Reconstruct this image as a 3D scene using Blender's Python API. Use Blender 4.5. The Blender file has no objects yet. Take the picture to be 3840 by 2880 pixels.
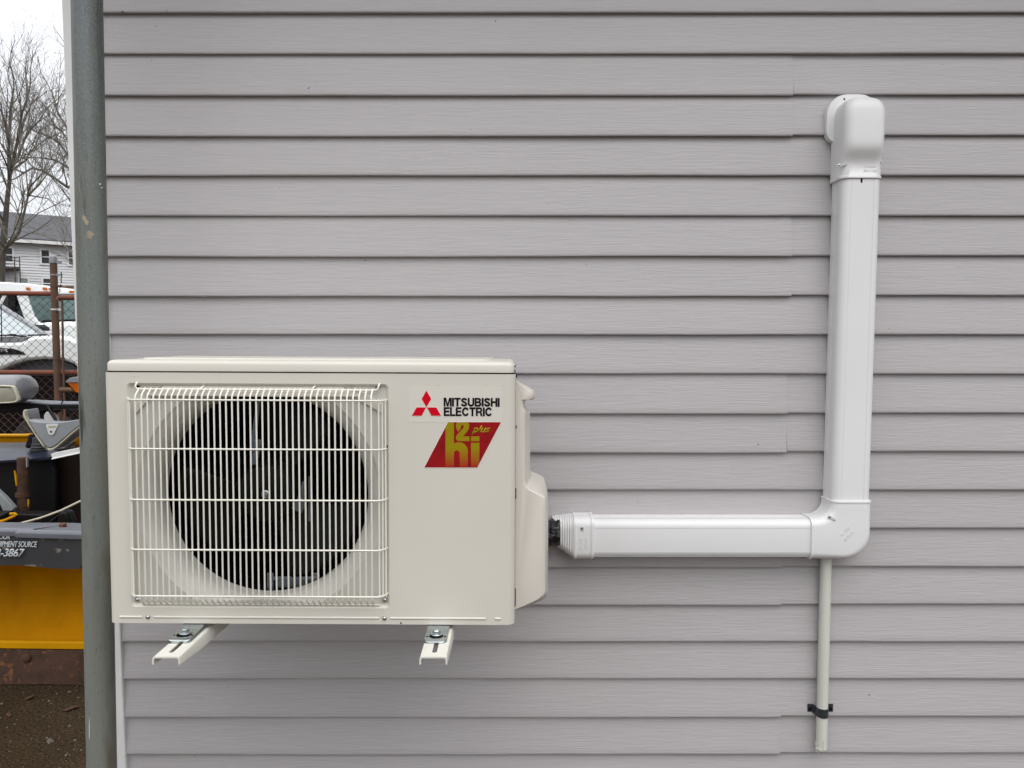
import bpy, bmesh, math, random
from mathutils import Vector, Matrix, noise as mnoise
R = math.radians
S = bpy.context.scene
COL = S.collection

# ------------------------------------------------------------------ camera, world, sun, exposure
CAM_H = 1.5
TH = R(3.236)
F = 2765.0                                   # focal length in pixels of the 3840 wide photograph
cd = bpy.data.cameras.new('camera')
cd.sensor_width = 36.0
cd.lens = F / 3840 * 36
cd.clip_start = 0.05
cd.clip_end = 2000
cam = bpy.data.objects.new('camera', cd)
COL.objects.link(cam)
cam.location = (0, 0, CAM_H)
cam.rotation_euler = (R(90) - TH, 0, 0)
S.camera = cam

SUN_EL, SUN_AZ = R(56), R(158)               # azimuth clockwise from +Y: behind the camera, a little to its right
w = bpy.data.worlds.new('World')
S.world = w
w.use_nodes = True
wn, wl = w.node_tree.nodes, w.node_tree.links
bg = wn['Background']
sky = wn.new('ShaderNodeTexSky')
sky.sky_type = 'NISHITA'
sky.sun_disc = False
sky.sun_elevation = SUN_EL
sky.sun_rotation = SUN_AZ
sky.air_density = 1.0
sky.dust_density = 3.0
tc = wn.new('ShaderNodeTexCoord')
sep = wn.new('ShaderNodeSeparateXYZ')
wl.new(tc.outputs['Generated'], sep.inputs[0])
mp = wn.new('ShaderNodeMapping')
mp.inputs['Scale'].default_value = (1.2, 1.2, 3.5)
wl.new(tc.outputs['Generated'], mp.inputs['Vector'])
nz = wn.new('ShaderNodeTexNoise')
nz.inputs['Scale'].default_value = 2.6
nz.inputs['Detail'].default_value = 5
wl.new(mp.outputs[0], nz.inputs['Vector'])
elev = wn.new('ShaderNodeMapRange')          # an overcast sky is brightest overhead
elev.inputs['From Min'].default_value = 0.0
elev.inputs['From Max'].default_value = 1.0
elev.inputs['To Min'].default_value = 0.74
elev.inputs['To Max'].default_value = 2.65
wl.new(sep.outputs['Z'], elev.inputs['Value'])
cr = wn.new('ShaderNodeMapRange')
cr.inputs['From Min'].default_value = 0.3
cr.inputs['From Max'].default_value = 0.7
cr.inputs['To Min'].default_value = 0.84
cr.inputs['To Max'].default_value = 1.08
wl.new(nz.outputs['Fac'], cr.inputs['Value'])
mul = wn.new('ShaderNodeMath')
mul.operation = 'MULTIPLY'
wl.new(elev.outputs[0], mul.inputs[0])
wl.new(cr.outputs[0], mul.inputs[1])
sc = wn.new('ShaderNodeVectorMath')
sc.operation = 'SCALE'
sc.inputs[0].default_value = (7.25, 7.42, 7.7)
wl.new(mul.outputs[0], sc.inputs['Scale'])
mx = wn.new('ShaderNodeMix')
mx.data_type = 'RGBA'
mx.inputs[0].default_value = 0.9
wl.new(sky.outputs[0], mx.inputs[6])
wl.new(sc.outputs[0], mx.inputs[7])
wl.new(mx.outputs[2], bg.inputs['Color'])
bg.inputs['Strength'].default_value = 0.12

sd = bpy.data.lights.new('sun', 'SUN')
sd.energy = 0.85
sd.angle = R(50)
sd.color = (1.0, 0.965, 0.92)
so = bpy.data.objects.new('sun', sd)
COL.objects.link(so)
dsun = Vector((math.sin(SUN_AZ) * math.cos(SUN_EL), math.cos(SUN_AZ) * math.cos(SUN_EL), math.sin(SUN_EL)))
so.rotation_euler = dsun.to_track_quat('Z', 'Y').to_euler()
so.location = dsun * 30

S.render.engine = 'CYCLES'
S.view_settings.view_transform = 'Standard'
S.view_settings.look = 'None'
S.view_settings.gamma = 1.0
S.view_settings.exposure = 0.22
S.cycles.max_bounces = 8
S.cycles.diffuse_bounces = 4

# ------------------------------------------------------------------ helpers
def P(px, py, D):
    """World point at distance D (along +Y) seen at photograph pixel px, py: used to take real sizes off the photo."""
    v = (1440 - py) / F
    t = D / (math.cos(TH) + v * math.sin(TH))
    return Vector(((px - 1920) / F * t, D, CAM_H + t * (v * math.cos(TH) - math.sin(TH))))

class MB:
    def __init__(s):
        s.v = []; s.f = []
    def add(s, vs, fs):
        o = len(s.v)
        s.v += [Vector(q) for q in vs]
        s.f += [tuple(i + o for i in f) for f in fs]
        return s
    def box(s, x0, x1, y0, y1, z0, z1):
        vs = [(x, y, z) for z in (z0, z1) for y in (y0, y1) for x in (x0, x1)]
        return s.add(vs, [(0, 2, 3, 1), (4, 5, 7, 6), (0, 1, 5, 4), (2, 6, 7, 3), (0, 4, 6, 2), (1, 3, 7, 5)])
    def loft(s, rings, closed=True, cap0=True, cap1=True):
        n = len(rings[0]); o = len(s.v)
        for r in rings: s.v += [Vector(q) for q in r]
        m = n if closed else n - 1
        for k in range(len(rings) - 1):
            a = o + k * n; b = a + n
            for i in range(m):
                j = (i + 1) % n
                s.f.append((a + i, a + j, b + j, b + i))
        if cap0: s.f.append(tuple(o + i for i in reversed(range(n))))
        if cap1:
            a = o + (len(rings) - 1) * n
            s.f.append(tuple(a + i for i in range(n)))
        return s
    def tube(s, pts, r, n=8, caps=True):
        pts = [Vector(p) for p in pts]
        rings = []
        prev = None
        for i, p in enumerate(pts):
            d = (pts[min(i + 1, len(pts) - 1)] - pts[max(i - 1, 0)])
            if d.length < 1e-9: d = Vector((0, 0, 1))
            d.normalize()
            if prev is None:
                up = Vector((0, 0, 1)) if abs(d.z) < 0.9 else Vector((0, 1, 0))
                a = d.cross(up).normalized()
            else:
                a = (prev - d * prev.dot(d))
                a = a.normalized() if a.length > 1e-6 else d.orthogonal().normalized()
            prev = a
            b = d.cross(a)
            rr = r[i] if isinstance(r, (list, tuple)) else r
            rings.append([p + a * (rr * math.cos(2 * math.pi * k / n)) + b * (rr * math.sin(2 * math.pi * k / n)) for k in range(n)])
        return s.loft(rings, True, caps, caps)
    def prism(s, outline, y0, y1):
        """outline: list of (x, z); extruded along Y"""
        return s.loft([[(x, y0, z) for x, z in outline], [(x, y1, z) for x, z in outline]])
    def disc_lathe(s, c, prof, n=24, axis='Y'):
        """prof: list of (radius, offset along the axis)"""
        rings = []
        for r, h in prof:
            ring = []
            for k in range(n):
                a = 2 * math.pi * k / n
                u, v = r * math.cos(a), r * math.sin(a)
                if axis == 'Y': ring.append((c[0] + u, c[1] + h, c[2] + v))
                elif axis == 'Z': ring.append((c[0] + u, c[1] + v, c[2] + h))
                else: ring.append((c[0] + h, c[1] + u, c[2] + v))
            rings.append(ring)
        return s.loft(rings)
    def build(s, name, mat, parent=None, smooth=None, bevel=None, segs=2, recalc=True):
        me = bpy.data.meshes.new(name)
        me.from_pydata([tuple(q) for q in s.v], [], s.f)
        me.validate()
        if recalc:
            bm = bmesh.new(); bm.from_mesh(me)
            bmesh.ops.recalc_face_normals(bm, faces=bm.faces)
            bm.to_mesh(me); bm.free()
        return link(name, me, mat, parent, smooth, bevel, segs)

def link(name, me, mat, parent=None, smooth=None, bevel=None, segs=2):
    me.materials.append(mat)
    if smooth is not None:
        for p in me.polygons: p.use_smooth = True
        me.set_sharp_from_angle(angle=R(smooth))
    o = bpy.data.objects.new(name, me)
    COL.objects.link(o)
    if bevel:
        for p in me.polygons: p.use_smooth = True
        md = o.modifiers.new('bevel', 'BEVEL')
        md.width = bevel; md.segments = segs; md.limit_method = 'ANGLE'; md.angle_limit = R(35)
        md.harden_normals = False
        if smooth is None: me.set_sharp_from_angle(angle=R(50))
    if parent is not None:
        o.parent = parent
        o.matrix_parent_inverse = base_inv(parent)
    return o

def base_inv(p):
    m = Matrix.Identity(4)
    while p is not None:
        m = m @ Matrix.Translation(-Vector(p.location)) if p.type == 'EMPTY' else m
        p = None
    return m

def thing(name, label, cat, loc, group=None, rot=None):
    o = bpy.data.objects.new(name, None)
    o.empty_display_size = 0.1
    COL.objects.link(o)
    o.location = loc
    if rot: o.rotation_euler = rot
    return tag(o, label, cat, group)

def tag(o, label, cat, group=None, kind=None):
    if label: o['label'] = label
    if cat: o['category'] = cat
    if group: o['group'] = group
    if kind: o['kind'] = kind
    return o

def fill_holes(outer, holes, y):
    """flat face in the XZ plane at y with holes; returns bmesh"""
    bm = bmesh.new()
    es = []
    for loop in [outer] + holes:
        vs = [bm.verts.new((x, y, z)) for x, z in loop]
        for i in range(len(vs)): es.append(bm.edges.new((vs[i], vs[(i + 1) % len(vs)])))
    bmesh.ops.triangle_fill(bm, use_beauty=True, use_dissolve=False, edges=es, normal=(0, -1, 0))
    return bm

def add_bm(mb, bm):
    bm.verts.index_update()
    mb.add([v.co.copy() for v in bm.verts], [tuple(v.index for v in f.verts) for f in bm.faces])
    bm.free()

def rrect(x0, x1, z0, z1, r, n=5):
    rs = r if isinstance(r, (list, tuple)) else (r,) * 4      # bl, br, tr, tl
    out = []
    for (cx, cz, a0, q) in ((x0 + rs[0], z0 + rs[0], 180, rs[0]), (x1 - rs[1], z0 + rs[1], 270, rs[1]), (x1 - rs[2], z1 - rs[2], 0, rs[2]), (x0 + rs[3], z1 - rs[3], 90, rs[3])):
        for k in range(n + 1):
            a = R(a0 + 90 * k / n)
            out.append((cx + q * math.cos(a), cz + q * math.sin(a)))
    return out

# ------------------------------------------------------------------ materials
def new_mat(name):
    m = bpy.data.materials.new(name)
    m.use_nodes = True
    return m, m.node_tree.nodes, m.node_tree.links, m.node_tree.nodes['Principled BSDF']

def mat(name, col, rough=0.5, metal=0.0, var=0.0, vscale=8.0, vstretch=(1, 1, 1), bump=0.0, bscale=60.0, bstretch=(1, 1, 1), col2=None, coat=0.0, spec=None, rvar=0.0, bdist=0.002):
    m, n, l, b = new_mat(name)
    b.inputs['Roughness'].default_value = rough
    b.inputs['Metallic'].default_value = metal
    if spec is not None: b.inputs['Specular IOR Level'].default_value = spec
    if coat: b.inputs['Coat Weight'].default_value = coat
    b.inputs['Base Color'].default_value = (*col, 1)
    t = n.new('ShaderNodeTexCoord')
    if var > 0 or col2:
        mp = n.new('ShaderNodeMapping'); mp.inputs['Scale'].default_value = vstretch
        l.new(t.outputs['Object'], mp.inputs[0])
        nz = n.new('ShaderNodeTexNoise'); nz.inputs['Scale'].default_value = vscale; nz.inputs['Detail'].default_value = 6
        nz.inputs['Roughness'].default_value = 0.6
        l.new(mp.outputs[0], nz.inputs['Vector'])
        mr = n.new('ShaderNodeMapRange'); mr.inputs['From Min'].default_value = 0.35; mr.inputs['From Max'].default_value = 0.65
        l.new(nz.outputs['Fac'], mr.inputs['Value'])
        mx = n.new('ShaderNodeMix'); mx.data_type = 'RGBA'
        c2 = col2 if col2 else tuple(c * (1 - var) for c in col)
        mx.inputs[6].default_value = (*col, 1); mx.inputs[7].default_value = (*c2, 1)
        l.new(mr.outputs[0], mx.inputs[0]); l.new(mx.outputs[2], b.inputs['Base Color'])
        if rvar:
            rr = n.new('ShaderNodeMapRange'); rr.inputs['To Min'].default_value = rough - rvar; rr.inputs['To Max'].default_value = rough + rvar
            l.new(nz.outputs['Fac'], rr.inputs['Value']); l.new(rr.outputs[0], b.inputs['Roughness'])
    if bump > 0:
        mp2 = n.new('ShaderNodeMapping'); mp2.inputs['Scale'].default_value = bstretch
        l.new(t.outputs['Object'], mp2.inputs[0])
        n2 = n.new('ShaderNodeTexNoise'); n2.inputs['Scale'].default_value = bscale; n2.inputs['Detail'].default_value = 4
        l.new(mp2.outputs[0], n2.inputs['Vector'])
        bp = n.new('ShaderNodeBump'); bp.inputs['Strength'].default_value = bump; bp.inputs['Distance'].default_value = bdist
        l.new(n2.outputs['Fac'], bp.inputs['Height']); l.new(bp.outputs[0], b.inputs['Normal'])
    return m

def spots(m, colour, scale, lo, hi, stretch=(1, 1, 1), seed=0.0, detail=3):
    """lay a second colour over a material where a noise is above a threshold (stains, rust, chips)"""
    n, l = m.node_tree.nodes, m.node_tree.links
    b = n['Principled BSDF']
    t = n.new('ShaderNodeTexCoord'); mp = n.new('ShaderNodeMapping')
    mp.inputs['Scale'].default_value = stretch; mp.inputs['Location'].default_value = (seed, seed * 1.7, seed * 0.6)
    l.new(t.outputs['Object'], mp.inputs[0])
    nz = n.new('ShaderNodeTexNoise'); nz.inputs['Scale'].default_value = scale; nz.inputs['Detail'].default_value = detail
    l.new(mp.outputs[0], nz.inputs['Vector'])
    mr = n.new('ShaderNodeMapRange'); mr.inputs['From Min'].default_value = lo; mr.inputs['From Max'].default_value = hi
    l.new(nz.outputs['Fac'], mr.inputs['Value'])
    mx = n.new('ShaderNodeMix'); mx.data_type = 'RGBA'
    l.new(mr.outputs[0], mx.inputs[0])
    inp = b.inputs['Base Color']
    if inp.is_linked: l.new(inp.links[0].from_socket, mx.inputs[6])
    else: mx.inputs[6].default_value = inp.default_value
    mx.inputs[7].default_value = (*colour, 1)
    l.new(mx.outputs[2], inp)
    return m

def siding_mat():
    m, n, l, b = new_mat('vinyl_siding')
    b.inputs['Roughness'].default_value = 0.42
    t = n.new('ShaderNodeTexCoord')
    mp = n.new('ShaderNodeMapping'); mp.inputs['Scale'].default_value = (15, 20, 250)
    l.new(t.outputs['Object'], mp.inputs[0])
    # slow waviness that bends the grain lines
    w1 = n.new('ShaderNodeTexNoise'); w1.inputs['Scale'].default_value = 5.5; w1.inputs['Detail'].default_value = 2
    l.new(t.outputs['Object'], w1.inputs['Vector'])
    ws = n.new('ShaderNodeVectorMath'); ws.operation = 'SCALE'; ws.inputs['Scale'].default_value = 2.2
    l.new(w1.outputs['Color'], ws.inputs[0])
    va = n.new('ShaderNodeVectorMath'); va.operation = 'ADD'
    l.new(mp.outputs[0], va.inputs[0]); l.new(ws.outputs[0], va.inputs[1])
    n1 = n.new('ShaderNodeTexNoise'); n1.inputs['Scale'].default_value = 1.0; n1.inputs['Detail'].default_value = 3; n1.inputs['Roughness'].default_value = 0.5
    n1.inputs['Distortion'].default_value = 0.12
    l.new(va.outputs[0], n1.inputs['Vector'])
    bp = n.new('ShaderNodeBump'); bp.inputs['Strength'].default_value = 0.55; bp.inputs['Distance'].default_value = 0.0014
    l.new(n1.outputs['Fac'], bp.inputs['Height']); l.new(bp.outputs[0], b.inputs['Normal'])
    n3 = n.new('ShaderNodeTexNoise'); n3.inputs['Scale'].default_value = 1.7; n3.inputs['Detail'].default_value = 5
    l.new(t.outputs['Object'], n3.inputs['Vector'])
    mx = n.new('ShaderNodeMix'); mx.data_type = 'RGBA'
    mx.inputs[6].default_value = (0.443, 0.420, 0.423, 1); mx.inputs[7].default_value = (0.402, 0.380, 0.380, 1)
    l.new(n3.outputs['Fac'], mx.inputs[0])
    # grain also carries a faint tint
    mx2 = n.new('ShaderNodeMix'); mx2.data_type = 'RGBA'; mx2.blend_type = 'MULTIPLY'
    mr = n.new('ShaderNodeMapRange'); mr.inputs['From Min'].default_value = 0.35; mr.inputs['From Max'].default_value = 0.6
    mr.inputs['To Min'].default_value = 0.965; mr.inputs['To Max'].default_value = 1.01
    l.new(n1.outputs['Fac'], mr.inputs['Value'])
    mx2.inputs[0].default_value = 1.0
    l.new(mx.outputs[2], mx2.inputs[6]); l.new(mr.outputs[0], mx2.inputs[7])
    l.new(mx2.outputs[2], b.inputs['Base Color'])
    spots(m, (0.06, 0.05, 0.045), 80, 0.822, 0.835, (1, 1, 1), 3.1, 1)      # specks of dirt
    return m

M = {}
M['siding'] = siding_mat()
M['trim'] = mat('white_trim', (0.74, 0.74, 0.725), 0.4, var=0.08, vscale=5, bump=0.08, bscale=40, bstretch=(3, 3, 0.4))
M['beige'] = mat('beige_paint', (0.62, 0.588, 0.518), 0.38, var=0.04, vscale=3, bump=0.05, bscale=260, bdist=0.0006)
M['beige_plastic'] = mat('beige_plastic', (0.605, 0.565, 0.505), 0.42, var=0.05, vscale=4, bump=0.04, bscale=200, bdist=0.0005)
M['shroud'] = mat('fan_shroud_plastic', (0.56, 0.545, 0.495), 0.33, var=0.05, vscale=4)
M['wire'] = mat('coated_wire', (0.765, 0.74, 0.655), 0.32, var=0.05, vscale=30)
M['bracket'] = mat('bracket_paint', (0.68, 0.665, 0.59), 0.4, var=0.06, vscale=8, bump=0.06, bscale=150, bdist=0.0006)
M['duct'] = mat('white_duct_plastic', (0.745, 0.74, 0.735), 0.42, var=0.035, vscale=3, bump=0.03, bscale=90, bdist=0.0006)
M['groove'] = mat('duct_groove', (0.50, 0.50, 0.50), 0.5)
M['seam'] = mat('duct_seam', (0.62, 0.62, 0.62), 0.5)
M['pvc'] = spots(mat('old_pvc', (0.66, 0.655, 0.59), 0.42, var=0.1, vscale=14, vstretch=(1, 1, 0.15)), (0.3, 0.27, 0.19), 34, 0.64, 0.72, (1.5, 1.5, 0.22), 2.0)
M['black_tape'] = mat('black_tape', (0.012, 0.012, 0.013), 0.3, bump=0.9, bscale=55, bdist=0.006, bstretch=(1, 1, 2.2))
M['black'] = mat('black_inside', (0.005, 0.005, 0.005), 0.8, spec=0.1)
M['fan'] = mat('fan_plastic', (0.0045, 0.0045, 0.005), 0.55, spec=0.15)
M['fins'] = mat('coil_fins', (0.004, 0.0045, 0.007), 0.6, spec=0.15, bump=0.5, bscale=300, bstretch=(6, 1, 0.1))
M['zinc'] = mat('zinc_plate', (0.52, 0.57, 0.58), 0.3, metal=1.0, var=0.25, vscale=26, rvar=0.12, bump=0.08, bscale=60)
M['chrome'] = mat('chrome', (0.42, 0.41, 0.41), 0.2, metal=1.0)
M['dull_metal'] = mat('dull_metal', (0.16, 0.18, 0.20), 0.42, metal=0.85)
M['clamp'] = spots(mat('dark_strap', (0.045, 0.052, 0.06), 0.32, metal=0.2, var=0.3, vscale=40), (0.45, 0.47, 0.5), 120, 0.7, 0.74, (1, 1, 1), 5.0)
M['red'] = mat('red_print', (0.56, 0.0, 0.012), 0.6, spec=0.1)
M['ink'] = mat('black_print', (0.006, 0.004, 0.008), 0.6, spec=0.1)
M['badge_white'] = mat('white_backing', (0.7, 0.66, 0.6), 0.4)
M['sticker'] = mat('clear_label', (0.62, 0.59, 0.522), 0.38)
M['galv'] = None
M['ground'] = None

def galv():
    m, n, l, b = new_mat('weathered_galvanised')
    b.inputs['Roughness'].default_value = 0.55
    b.inputs['Metallic'].default_value = 0.25
    t = n.new('ShaderNodeTexCoord')
    mp = n.new('ShaderNodeMapping'); mp.inputs['Scale'].default_value = (26, 26, 1.3)
    l.new(t.outputs['Object'], mp.inputs[0])
    a = n.new('ShaderNodeTexNoise'); a.inputs['Scale'].default_value = 1.6; a.inputs['Detail'].default_value = 8; a.inputs['Roughness'].default_value = 0.65
    l.new(mp.outputs[0], a.inputs['Vector'])
    r = n.new('ShaderNodeValToRGB')
    e = r.color_ramp.elements
    e[0].position = 0.28; e[0].color = (0.075, 0.083, 0.078, 1)
    e[1].position = 0.72; e[1].color = (0.17, 0.205, 0.22, 1)
    c = e.new(0.47); c.color = (0.115, 0.128, 0.122, 1)
    c = e.new(0.58); c.color = (0.12, 0.145, 0.157, 1)
    l.new(a.outputs['Fac'], r.inputs[0])
    # lighter green-grey towards the bottom of the pole, with an uneven edge
    sz = n.new('ShaderNodeSeparateXYZ'); l.new(t.outputs['Object'], sz.inputs[0])
    wn_ = n.new('ShaderNodeTexNoise'); wn_.inputs['Scale'].default_value = 2.0; wn_.inputs['Detail'].default_value = 7; l.new(mp.outputs[0], wn_.inputs['Vector'])
    ad = n.new('ShaderNodeMath'); ad.operation = 'ADD'; l.new(sz.outputs['Z'], ad.inputs[0]); l.new(wn_.outputs['Fac'], ad.inputs[1])
    wr_ = n.new('ShaderNodeMapRange'); wr_.inputs['From Min'].default_value = 2.75; wr_.inputs['From Max'].default_value = 1.35; wr_.inputs['To Max'].default_value = 0.8
    l.new(ad.outputs[0], wr_.inputs['Value'])
    wm = n.new('ShaderNodeMix'); wm.data_type = 'RGBA'; l.new(wr_.outputs[0], wm.inputs[0]); l.new(r.outputs[0], wm.inputs[6]); wm.inputs[7].default_value = (0.23, 0.235, 0.198, 1)
    l.new(wm.outputs[2], b.inputs['Base Color'])
    f = n.new('ShaderNodeTexNoise'); f.inputs['Scale'].default_value = 140; f.inputs['Detail'].default_value = 4
    mp2 = n.new('ShaderNodeMapping'); mp2.inputs['Scale'].default_value = (1, 1, 0.35)
    l.new(t.outputs['Object'], mp2.inputs[0]); l.new(mp2.outputs[0], f.inputs['Vector'])
    bp = n.new('ShaderNodeBump'); bp.inputs['Strength'].default_value = 0.5; bp.inputs['Distance'].default_value = 0.0012
    l.new(f.outputs['Fac'], bp.inputs['Height']); l.new(bp.outputs[0], b.inputs['Normal'])
    spots(m, (0.22, 0.245, 0.235), 420, 0.50, 0.85, (1, 1, 0.6), 0.3, 2)          # spangle
    spots(m, (0.055, 0.062, 0.055), 190, 0.60, 0.85, (1.4, 1.4, 0.3), 9.1, 4)
    spots(m, (0.12, 0.10, 0.065), 9, 0.53, 0.72, (1.6, 1.6, 0.35), 1.3)       # rust and moss runs
    spots(m, (0.04, 0.045, 0.035), 22, 0.64, 0.7, (2.2, 2.2, 0.16), 7.7, 5)     # dark drips
    return m
M['galv'] = galv()
M['clay'] = mat('dried_mud', (0.36, 0.29, 0.21), 0.8, col2=(0.20, 0.19, 0.16), vscale=45, vstretch=(1.5, 1.5, 0.6))
M['paint_drop'] = mat('white_paint_drop', (0.75, 0.75, 0.74), 0.5)

def ground_mat():
    m, n, l, b = new_mat('dirty_asphalt')
    b.inputs['Roughness'].default_value = 0.95; b.inputs['Specular IOR Level'].default_value = 0.08
    t = n.new('ShaderNodeTexCoord')
    a = n.new('ShaderNodeTexNoise'); a.inputs['Scale'].default_value = 1.1; a.inputs['Detail'].default_value = 8
    l.new(t.outputs['Object'], a.inputs['Vector'])
    r = n.new('ShaderNodeValToRGB'); e = r.color_ramp.elements
    e[0].position = 0.35; e[0].color = (0.030, 0.019, 0.009, 1)
    e[1].position = 0.68; e[1].color = (0.062, 0.043, 0.025, 1)
    l.new(a.outputs['Fac'], r.inputs[0])
    f = n.new('ShaderNodeTexNoise'); f.inputs['Scale'].default_value = 95; f.inputs['Detail'].default_value = 3
    l.new(t.outputs['Object'], f.inputs['Vector'])
    mr = n.new('ShaderNodeMapRange'); mr.inputs['From Min'].default_value = 0.3; mr.inputs['From Max'].default_value = 0.72
    mr.inputs['To Min'].default_value = 0.45; mr.inputs['To Max'].default_value = 1.9
    l.new(f.outputs['Fac'], mr.inputs['Value'])
    mx = n.new('ShaderNodeMix'); mx.data_type = 'RGBA'; mx.blend_type = 'MULTIPLY'; mx.inputs[0].default_value = 1
    l.new(r.outputs[0], mx.inputs[6]); l.new(mr.outputs[0], mx.inputs[7])
    l.new(mx.outputs[2], b.inputs['Base Color'])
    bp = n.new('ShaderNodeBump'); bp.inputs['Strength'].default_value = 0.9; bp.inputs['Distance'].default_value = 0.012
    l.new(f.outputs['Fac'], bp.inputs['Height']); l.new(bp.outputs[0], b.inputs['Normal'])
    return m
M['ground'] = ground_mat()
M['yellow'] = spots(mat('plow_yellow', (0.50, 0.205, 0.0), 0.6, spec=0.04, var=0.22, vscale=3.2, vstretch=(1, 1, 0.6), bump=0.15, bscale=9, bdist=0.01), (0.30, 0.11, 0.0), 5, 0.58, 0.8, (1.5, 1, 0.6), 4.0)
M['bright_yellow'] = mat('bright_yellow', (0.60, 0.285, 0.002), 0.5, spec=0.1, var=0.1, vscale=6)
M['rust'] = spots(mat('rusty_steel', (0.075, 0.034, 0.018), 0.85, var=0.45, vscale=14, bump=0.6, bscale=90, bdist=0.004), (0.16, 0.06, 0.02), 30, 0.58, 0.68, (1, 1, 1), 2.0)
M['rust_rail'] = mat('rust_red_pipe', (0.22, 0.055, 0.025), 0.75, col2=(0.12, 0.045, 0.025), vscale=7, bump=0.3, bscale=120)
M['rust_post'] = mat('rust_brown_pipe', (0.15, 0.075, 0.035), 0.8, col2=(0.085, 0.05, 0.035), vscale=5, bump=0.3, bscale=120)
M['mesh_wire'] = mat('weathered_mesh_wire', (0.045, 0.04, 0.03), 0.7, metal=0.3)
M['mesh_rust'] = mat('rusty_mesh_wire', (0.13, 0.05, 0.032), 0.8)
M['rubber'] = spots(mat('black_rubber', (0.05, 0.05, 0.054), 0.55, var=0.2, vscale=6, bump=0.2, bscale=60), (0.22, 0.19, 0.16), 13, 0.635, 0.67, (1, 1, 1.6), 6.0, 4)
M['rubber_strip'] = mat('grey_edge_rubber', (0.19, 0.195, 0.225), 0.38, var=0.15, vscale=5)
M['black_plastic'] = mat('black_plastic', (0.006, 0.006, 0.0065), 0.5, spec=0.2)
M['poly_blue'] = mat('dark_poly_sheet', (0.03, 0.038, 0.065), 0.30, spec=0.35, var=0.4, vscale=4, rvar=0.08)
M['grey_plastic'] = mat('grey_plastic', (0.27, 0.29, 0.30), 0.42, var=0.15, vscale=9)
M['lamp_grey'] = mat('lamp_housing', (0.25, 0.255, 0.27), 0.38, var=0.25, vscale=6)
M['cream'] = mat('cream_plastic', (0.55, 0.52, 0.40), 0.4, var=0.1, vscale=10)
M['lens'] = mat('clouded_lens', (0.36, 0.34, 0.27), 0.18, var=0.3, vscale=5, rvar=0.08)
M['amber'] = mat('amber_lens', (0.62, 0.13, 0.0), 0.3, spec=0.2, var=0.4, vscale=20)
M['alu'] = mat('white_aluminium', (0.72, 0.72, 0.70), 0.35, var=0.15, vscale=12)
M['dark_brown'] = mat('shaded_brown_panel', (0.022, 0.014, 0.010), 0.8, spec=0.2, var=0.4, vscale=3)
M['car_white'] = mat('white_car_paint', (0.78, 0.80, 0.79), 0.22, coat=0.4)
M['glass_teal'] = mat('tinted_windshield', (0.16, 0.235, 0.225), 0.08, var=0.5, vscale=3, vstretch=(1, 1, 2.0))
M['glass_sky'] = mat('sky_lit_windshield', (0.38, 0.43, 0.44), 0.08, var=0.3, vscale=4, vstretch=(2.0, 1, 1.0))
M['glass_dark'] = mat('dark_glass', (0.02, 0.028, 0.026), 0.12)
M['tyre'] = mat('tyre_rubber', (0.035, 0.03, 0.03), 0.8, bump=0.4, bscale=40)
M['well'] = mat('grey_wheel_liner', (0.07, 0.07, 0.085), 0.55)
M['bark'] = mat('bark', (0.075, 0.064, 0.054), 0.9, col2=(0.045, 0.039, 0.034), vscale=3)
M['twig'] = mat('twig_bark', (0.14, 0.125, 0.105), 0.9)
M['moss'] = mat('mossy_limb', (0.11, 0.10, 0.065), 0.9, col2=(0.065, 0.06, 0.045), vscale=3)
M['shingle'] = mat('roof_shingles', (0.085, 0.085, 0.092), 0.9, col2=(0.055, 0.056, 0.062), vscale=3, vstretch=(1, 1, 6), bump=0.4, bscale=8, bdist=0.05)
M['clap_far'] = mat('white_clapboard', (0.66, 0.665, 0.68), 0.6, var=0.08, vscale=1)
M['brick'] = mat('chimney_brick', (0.2, 0.06, 0.045), 0.85, var=0.3, vscale=6)
M['pane'] = mat('window_glass', (0.045, 0.055, 0.06), 0.15, var=0.5, vscale=1.2)
M['blind'] = mat('pale_blind_glass', (0.25, 0.29, 0.31), 0.25)
M['stone'] = mat('pale_pebbles', (0.17, 0.15, 0.11), 0.8, var=0.5, vscale=9)
M['leaf'] = mat('dead_leaf', (0.11, 0.05, 0.03), 0.8, var=0.4, vscale=30)
M['concrete'] = mat('concrete', (0.3, 0.29, 0.27), 0.85, var=0.2, vscale=3, bump=0.3, bscale=20)
M['letter'] = mat('pale_lettering', (0.62, 0.66, 0.68), 0.6, var=0.12, vscale=30)
M['gold_print'] = mat('gold_print', (0.35, 0.27, 0.06), 0.5)

# ------------------------------------------------------------------ the ground
g = MB()
N = 40
xs = [-220 + 440 * i / N for i in range(N + 1)]
ys = [-120 + 420 * i / N for i in range(N + 1)]
g.add([(x, y, 0.0) for y in ys for x in xs], [(j * (N + 1) + i, j * (N + 1) + i + 1, (j + 1) * (N + 1) + i + 1, (j + 1) * (N + 1) + i) for j in range(N) for i in range(N)])
tag(g.build('ground', M['ground']), None, None, kind='structure')

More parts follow.
